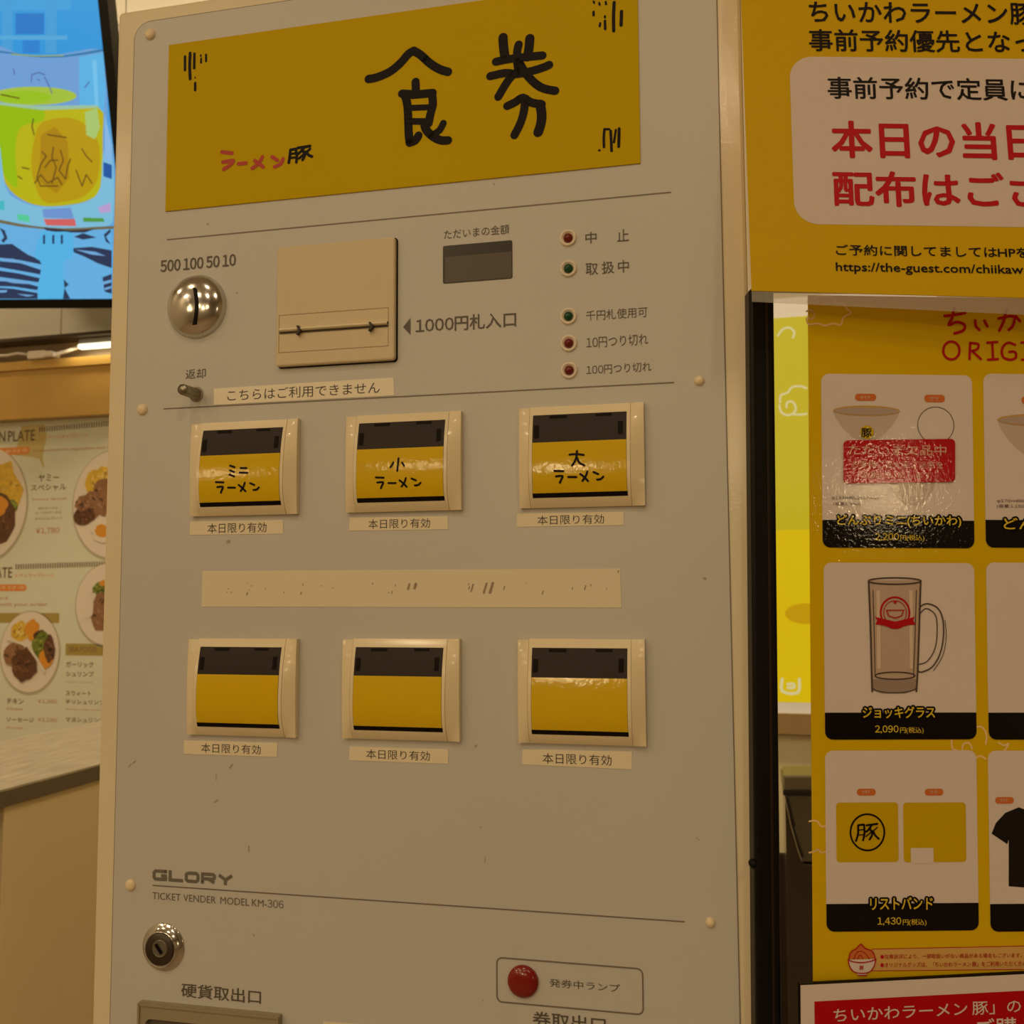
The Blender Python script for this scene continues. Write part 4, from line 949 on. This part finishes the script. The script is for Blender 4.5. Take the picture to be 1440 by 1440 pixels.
# mug
c = cards[1, 0]
M_mg = lam('glass_line', 92, 78, 74); M_mf = lam('glass_fill', 200, 176, 160); M_mw = lam('glass_light', 228, 205, 188); M_mb = lam('glass_base', 165, 145, 135)
mg = MB().poly(P(LP, [(1222, 816), (1294, 816), (1292, 870), (1290, 940), (1288, 970), (1272, 975), (1240, 975), (1225, 970), (1223, 900)]), K * 3).build('mug_print', M_mf, c)
MB().poly(P(LP, [(1226, 955), (1289, 955), (1288, 970), (1272, 975), (1240, 975), (1225, 970)]), K * 4).build('mug_base', M_mb, mg)
MB().poly(P(LP, [(1232, 830), (1237, 830), (1238, 940), (1233, 940)]), K * 4).build('mug_light', M_mw, mg)
MB().poly(P(LP, [(1278, 830), (1283, 830), (1283, 940), (1279, 940)]), K * 4).build('mug_light', M_mw, mg)
def arc(cx, cy, rx, ry, a0, a1, n=16): return [(cx + rx * cos(a0 + (a1 - a0) * i / n), cy + ry * sin(a0 + (a1 - a0) * i / n)) for i in range(n + 1)]
pst(mg, [(2, arc(1257.5, 817, 37, 4.5, 0, 2 * pi, 24)), (2.6, [(1221, 818), (1223.5, 880), (1225, 940), (1226, 972)]), (2.6, [(1294, 818), (1292, 880), (1290, 940), (1288, 972)]), (1.2, [(1227, 830), (1229, 900), (1230, 950)]), (1.2, [(1288, 830), (1286, 900), (1284, 950)]),
         (1.8, arc(1258, 950, 28, 5, 0, 2 * pi, 20)), (1.4, arc(1257, 966, 31, 8, 0, pi, 14)), (2, [(1292, 857), (1296, 851), (1305, 849), (1318, 855), (1325, 870), (1326, 895), (1321, 920), (1310, 938), (1295, 945), (1290, 943)]), (1.5, [(1293, 863), (1300, 856), (1308, 858), (1316, 868), (1317, 895), (1313, 915), (1303, 930), (1292, 934)]),
         (1, [(1328, 872), (1330, 895), (1325, 922), (1312, 943)])], 1.6, M_mg, 5)
u, v = LP.px(1258, 861.5); s = pxm(LP, 1258, 861)
bd = MB().ring(ell(u, v, 21.5 * s, 22.5 * s, 40), ell(u, v, 19 * s, 20 * s, 40), K * 5, K * 6).build('badge_ring', M_pr, mg)
MB().ring(ell(u, v, 16.5 * s, 17 * s, 40), ell(u, v, 15.5 * s, 16 * s, 40), K * 5, K * 6).build('badge_ring', M_pr, mg)
MB().poly(P(LP, [(1229, 867), (1237, 869), (1258, 874), (1279, 869), (1286, 867), (1283, 872), (1287, 878), (1276, 879), (1258, 884), (1240, 879), (1230, 878), (1233, 872)]), K * 7).build('badge_ribbon', M_pr, mg)
stt = [(1258 + (3.2 if k % 2 == 0 else 1.3) * sin(pi * k / 5), 847 - (3.2 if k % 2 == 0 else 1.3) * cos(pi * k / 5)) for k in range(10)]
MB().poly(P(LP, stt), K * 7).build('badge_star', M_pr, mg)
pst(mg, [(1.5, [(1246, 858), (1249, 866), (1258, 869), (1267, 866), (1270, 858), (1246, 858)])], 1.5, M_pr, 7, 'badge_bowl', sm=False)
outlined(c, 'ジョッキグラス', 1213, 993.5, 1315, 1010); price(c, '2,090', 1230.5, 1020, 1299, 1031.5)
# wristbands
c = cards[2, 0]
wb = prr(c, 1176, 1128, 1262.5, 1212.5, 5, M_py2, 3, 'wristband_print'); s = pxm(LP, 1219, 1170); u, v = LP.px(1219.3, 1170)
MB().ring(ell(u, v, 25 * s, 26 * s, 48), ell(u, v, 22.6 * s, 23.6 * s, 48), K * 4, K * 5).build('circle_print', M_pk, wb)
pst(wb, [[(1206, 1160), (1206, 1172), (1203, 1182)], [(1206, 1160), (1214, 1159)], [(1214.5, 1160), (1215, 1172), (1213, 1181)], (1.6, [(1206, 1167), (1214, 1166)]), (1.6, [(1205, 1174), (1214, 1173)]), [(1218, 1160), (1233, 1158)], [(1226, 1159), (1220, 1167), (1217, 1169)], [(1222, 1164), (1226, 1172), (1222, 1180)], (1.7, [(1224, 1170), (1217, 1176)]), (1.7, [(1233, 1163), (1226, 1169)]), [(1227, 1168), (1230, 1174), (1235, 1179)]], 2.8, M_pk, 6)
wb = prr(c, 1270.5, 1128, 1357.5, 1212.5, 5, M_py2, 3, 'wristband_print'); prr(wb, 1280.5, 1192, 1312, 1214, .6, M_pw, 4, 'tag_print')
outlined(c, 'リストバンド', 1223.5, 1262, 1312, 1279); price(c, '1,430', 1234, 1290, 1303, 1301.5)
# t-shirt
c = cards[2, 1]
ts = MB().poly(P(LP, [(1394, 1172), (1400, 1157), (1413, 1143), (1432, 1135), (1446, 1140), (1462, 1140), (1476, 1135), (1494, 1143), (1508, 1157), (1514, 1172), (1496, 1187), (1492, 1180), (1493, 1246), (1455, 1249), (1418, 1246), (1418, 1180), (1416, 1187)]), K * 3).build('shirt_print', lam('shirt_black', 30, 26, 26), c)
# notes at the foot
u, v = LP.px(1211, 1356); s = pxm(LP, 1211, 1356)
nt_ = MB().poly(P(LP, [(1226, 1334.5), (1640, 1326), (1640, 1361), (1226, 1365)]), K * 1).build('note_box', lam('note_cream', 222, 178, 105), po)
pst(nt_, [[(1640, 1326), (1226, 1334.5)], [(1226, 1365), (1640, 1361)]], 1, M_pr, 2, sm=False)
pt(nt_, '●在庫状況により、一部取扱いがない商品がある場合もございます。', 1238, 1342, 1437, 1346.5, M_pr, .004, 3, 2)
pt(nt_, '●オリジナルグッズは、「ちいかわラーメン 豚」をご利用いただく方のみ', 1238, 1353.5, 1450, 1358.5, M_pr, .004, 3, 2)
MB().poly(P(LP, [(1192, 1349), (1231, 1348), (1227, 1362), (1219, 1368), (1217, 1371), (1206, 1371), (1204, 1368), (1196, 1362)]), K * 4).build('bowl_emblem', M_pw, nt_)
MB().poly(P(LP, [(1193, 1348), (1196, 1338), (1204, 1333), (1210, 1327), (1216, 1333), (1226, 1337), (1230, 1347)]), K * 4).build('noodle_emblem', M_por, nt_)
pst(nt_, [[(1192, 1349), (1200, 1352), (1212, 1353), (1224, 1351), (1231, 1348)], [(1192, 1349), (1195, 1360), (1203, 1367), (1220, 1367), (1228, 1359), (1231, 1348)], [(1193, 1348), (1196, 1338), (1204, 1333), (1210, 1327), (1216, 1333), (1226, 1337), (1230, 1347)], (1.1, [(1200, 1348), (1204, 1339), (1210, 1337), (1216, 1340), (1222, 1348)]), (1.1, [(1205, 1348), (1209, 1342), (1213, 1348)]), [(1206, 1371), (1218, 1371)]], 1.6, M_pr, 6, 'emblem_line')
pt(nt_, '豚', 1208.5, 1358, 1214.5, 1364, M_pr, .02, 7, 2)

# upper notice in a clear sleeve
UP = Frame(-1.1, -7, -1.7, 1250, 400, 0.551)
U_y = plain('notice_yellow', 219, 180, 0); U_w = plain('notice_white', 226, 210, 205); U_k = plain('notice_black', 30, 22, 24); U_r = plain('notice_red_text', 196, 24, 38)
un = UP.root('yellow_notice'); tag(un, 'yellow notice with black and red text in a clear sleeve above the goods poster', 'notice')
a = UP.px(1056.5, 409); b_ = UP.px(1049, 205)
lft = (UP.px(1043, 20)[0] + UP.px(1056, 400)[0]) / 2; bot = UP.px(1120, 411.5)[1]; rgt = lft + .30; top = bot + .24
MB().slab(P(UP, [(1057, 408.8), (1640, 424), (1640, -60), (1040, -60)]), -.0006, 0, .0001).build('sheet', U_y, un)
Kx = .00013
wb_ = MB().poly((lambda e: rrect(e[0][0], e[0][1], e[1][0], e[1][1], pxm(UP, 1150, 100, 33), 8))((UP.px(1117.5, 315), UP.px(1640, 85))), Kx).build('white_box', U_w, un)
def ut(s_, x0, y0, x1, y1, m=U_k, bold=.016, par=un): return text(UP, s_, x0, y0, x1, y1, m, par, bold, w=Kx * 2.5)
ut('ちいかわラーメン豚', 1137, 1.5, 1456, 35); ut('事前予約優先となっ', 1137, 40.5, 1455, 75)
ut('事前予約で定員に', 1163, 107.5, 1452, 142); ut('本日の当日', 1167.5, 169, 1461, 226, U_r, .026); ut('配布はござ', 1170, 238.5, 1476, 294, U_r, .026)
ut('ご予約に関してましてはHPを', 1175, 343.5, 1447, 363); ut('https://the-guest.com/chiikaw', 1175, 368.5, 1440, 389, bold=.018)
# the sleeve's clear margin
gm = bpy.data.materials.new('clear_film'); gm.use_nodes = True; nt = gm.node_tree
for n_ in list(nt.nodes): nt.nodes.remove(n_)
out = nt.nodes.new('ShaderNodeOutputMaterial'); mxs = nt.nodes.new('ShaderNodeMixShader'); trn = nt.nodes.new('ShaderNodeBsdfTransparent'); bsd = nt.nodes.new('ShaderNodeBsdfPrincipled')
bsd.inputs['Base Color'].default_value = (.62, .58, .52, 1); bsd.inputs['Roughness'].default_value = .35; mxs.inputs[0].default_value = .26
nt.links.new(trn.outputs[0], mxs.inputs[1]); nt.links.new(bsd.outputs[0], mxs.inputs[2]); nt.links.new(mxs.outputs[0], out.inputs[0])
MB().slab(P(UP, [(1057.6, 424), (1640, 452), (1640, 424.5), (1057.2, 409.3)]), -.0005, -.0001).build('clear_sleeve', gm, un)

# bottom notice
BT = Frame(3.28, 1.97, 1.2, 1250, 1420, 0.545)
bn_ = BT.root('red_notice'); tag(bn_, 'white bordered notice with red band clipped low over the goods poster', 'notice')
MB().slab(P(BT, [(1126.5, 1560), (1640, 1545), (1640, 1358.5), (1124.8, 1384.5)]), -.003, -.0005).build('black_backing', M_black, bn_)
MB().slab(P(BT, [(1127.5, 1558), (1640, 1543), (1640, 1360.3), (1126, 1386)]), -.0005, 0).build('sheet', M_pw, bn_)
MB().poly(P(BT, [(1147, 1540), (1640, 1525), (1640, 1382.5), (1145, 1408.3)]), .00012).build('red_band', lam('notice_red', 190, 0, 14), bn_)
text(BT, 'ちいかわラーメン 豚」の', 1172, 1419, 1436, 1424, M_pw, bn_, .006, w=.0003)
text(BT, 'ご購入いただく', 1372, 1433, 1580, 1450, M_pw, bn_, .006, w=.0003)

# the stand that carries them
ST = Frame(0, 0, -0.9, 1078, 900, 0.570)
ps = (ST.O.z)
sd = ST.root('sign_stand'); tag(sd, 'black steel sign stand with upright post beside the ticket machine', 'sign stand')
sl, sr = ST.px(1058.8, 930)[0], ST.px(1094.5, 930)[0]
stp = ST.px(1078, 405)[1]
M_post = mat('black_post', (.004, .003, .003, 1), .4, spec=.2)
MB().slab(rrect(sl, -ps + .02, sr, stp, .002, 4), -.012, 0, .002).build('post', M_post, sd)
MB().box(sl + (sr - sl) * .62, sl + (sr - sl) * .72, -ps + .05, stp - .002, 0, .0006).build('post_groove', mat('post_brown', (.02, .010, .005, 1), .4, spec=.3), sd)
q = ST.px(1059.5, 1216); MB().lathe(q[0] + .0005, q[1], [(.0025, -.004), (.0025, -.001), (.001, 0), (0, 0)], 16).build('post_screw', M_post, sd)
ur = ST.px(1640, 900)[0]
v = ST.px(1200, 394)[1]; MB().box(sr - .001, ur, v - .004, v + .004, -.014, -.006).build('cross_rail', M_post, sd)
MB().box(ST.px(1175, 900)[0], ST.px(1185, 900)[0], -ps + .02, ST.px(1180, 560)[1], -.03, -.02).build('rear_post', M_post, sd)
v = ST.px(1200, 560)[1]; MB().box(ST.px(1175, 900)[0], ur, v - .006, v + .006, -.03, -.018).build('cross_rail', M_post, sd)
MB().box(ur, ur + .018, -ps + .02, stp, -.012, 0).build('post', M_post, sd)
MB().box(sl, ur + .06, -ps + .0005, -ps + .02, -.012, .18).build('foot', M_post, sd)

# ==================================================================
#  BEHIND THE STAND: backlit display, shelf, bins
# ==================================================================
bp = wallroot('yellow_wall_display'); tag(bp, 'bright backlit yellow wall display with pale cloud outlines behind the stand', 'display')
yu0, yu1 = WALL.px(900, 700, .04)[0], WALL.px(1330, 700, .04)[0]
yv0, yv1 = WALL.px(1115, 988, .04)[1], WALL.px(1115, 445, .04)[1]
vm = WALL.px(1115, 745, .04)[1]
M_bly = emis('backlit_yellow', 205, 182, 30, .80); M_bly2 = emis('backlit_amber', 214, 180, 6, .92); M_blw = emis('backlit_cloud', 214, 200, 140, .9)
MB().box(yu0, yu1, yv0 - .03, yv1 + .05, 0, .035).build('frame', mat('display_frame', (.82, .78, .70, 1), .4, emit=(1, .9, .7, 1), strength=.18), bp)  # faint glow put into the frame material, the frame is no lamp
MB().poly(rect(yu0 + .01, vm, yu1 - .01, yv1), .036).build('lit_face', M_bly, bp)
MB().poly(rect(yu0 + .01, yv0, yu1 - .01, vm), .036).build('lit_face_lower', M_bly2, bp)
for pts, ww in (([(1097, 566), (1098, 556), (1108, 552), (1113, 545), (1124, 543), (1134, 546)], 3), ([(1106, 573), (1107, 566), (1114, 565), (1119, 572), (1117, 580), (1108, 584), (1099, 580), (1096, 570)], 3), ([(1117, 583), (1126, 583), (1134, 582)], 3), ([(1094, 472), (1101, 463), (1110, 461), (1117, 467), (1115, 475)], 3), ([(1100, 955), (1100, 972), (1122, 974), (1124, 955)], 4), ([(1108, 962), (1116, 962), (1116, 967), (1108, 967)], 4)):
    MB().stroke(smooth(P(WALL, pts, .036)), pxm(WALL, 1110, 560, ww), .037).build('cloud_outline', M_blw, bp)
u, v = WALL.px(1134, 863, .036); s = pxm(WALL, 1130, 860); MB().poly(ell(u, v, 30 * s, 15 * s), .0368).build('amber_oval', emis('backlit_oval', 196, 150, 4, .9), bp)
sh = wallroot('wall_shelf_board'); tag(sh, 'tan wooden shelf board below the backlit yellow display', 'shelf')
MB().box(yu0, yu1, wv(1033, 1115, .05), wv(1004, 1115, .05), 0, .05).build('board', mat('tan_shelf', (.46, .31, .14, 1), .45), sh)
wp = wallroot('cream_wall_panel'); tag(wp, kind='structure'); wp.name = 'trim_1'
MB().box(yu0, yu1, wv(1200, 1115, .02), wv(1034, 1115, .02), 0, .02).build('trim_panel', mat('cream_panel_paint', (.90, .84, .58, 1), .4), wp)  # one even cream colour, no glow
cb = wallroot('dark_base_cabinet'); tag(cb, 'dark low cabinet front below the cream panel behind the dark bin', 'cabinet')
MB().box(yu0, yu1, .002, wv(1201, 1115, .02), 0, .03).build('cabinet_front', mat('cabinet_dark', (.03, .018, .012, 1), .3), cb)
BN = Frame(-14, 0, 0, 1115, 1090, 1.55)
bn0 = BN.root('dark_bin'); tag(bn0, 'dark grey lidded bin standing behind the sign stand', 'bin')
zf = -BN.O.z
def bq(x, y, w_=0): return BN.px(x, y, w_)
M_bin = mat('bin_grey', (.20, .175, .11, 1), .4, noise=.05, nscale=20); M_bin2 = mat('bin_dark', (.018, .014, .011, 1), .28)
MB().slab(P(BN, [(1101.5, 1112), (1300, 1115), (1300, 1091), (1102, 1091)]), -.09, 0, .003).build('lid', M_bin, bn0)
MB().slab(P(BN, [(1101, 1118), (1300, 1119), (1300, 1111), (1101, 1112)]), -.19, .004, .001).build('lid_gap', M_bin2, bn0)
MB().slab(P(BN, [(1129, 1212), (1300, 1214), (1300, 1119), (1105, 1118)]), -.18, .001, .002).build('slanted_panel', mat('bin_green_grey', (.13, .12, .08, 1), .4), bn0)
b = MB(); b.stroke(P(BN, [(1103.5, 1119), (1112, 1160), (1122, 1195), (1128, 1211)], .002), pxm(BN, 1110, 1150, 1.5), .0035, False); b.build('edge_trim', mat('bin_trim', (.42, .38, .30, 1), .35), bn0)
b = MB(); b.stroke(P(BN, [(1107, 1122), (1114, 1152), (1117, 1162)], .002), pxm(BN, 1110, 1150, 4), .0025, False); b.stroke(P(BN, [(1115, 1165), (1122, 1187), (1129, 1205)], .002), pxm(BN, 1110, 1150, 4), .0025, False); b.build('handle_slot', M_bin2, bn0)
q = bq(1129, 1212)
a = bq(1099.5, 1200); e = bq(1300, 1200)
MB().slab([(a[0], zf + .001), (e[0], zf + .001), (e[0], bq(1120, 1216)[1]), (bq(1130, 1212)[0], bq(1120, 1214)[1]), (bq(1104, 1122)[0], bq(1104, 1122)[1])], -.185, -.002, .002).build('bin_body', mat('bin_gloss_brown', (.035, .022, .012, 1), .22, noise=.5, nscale=4, coat=.5), bn0)
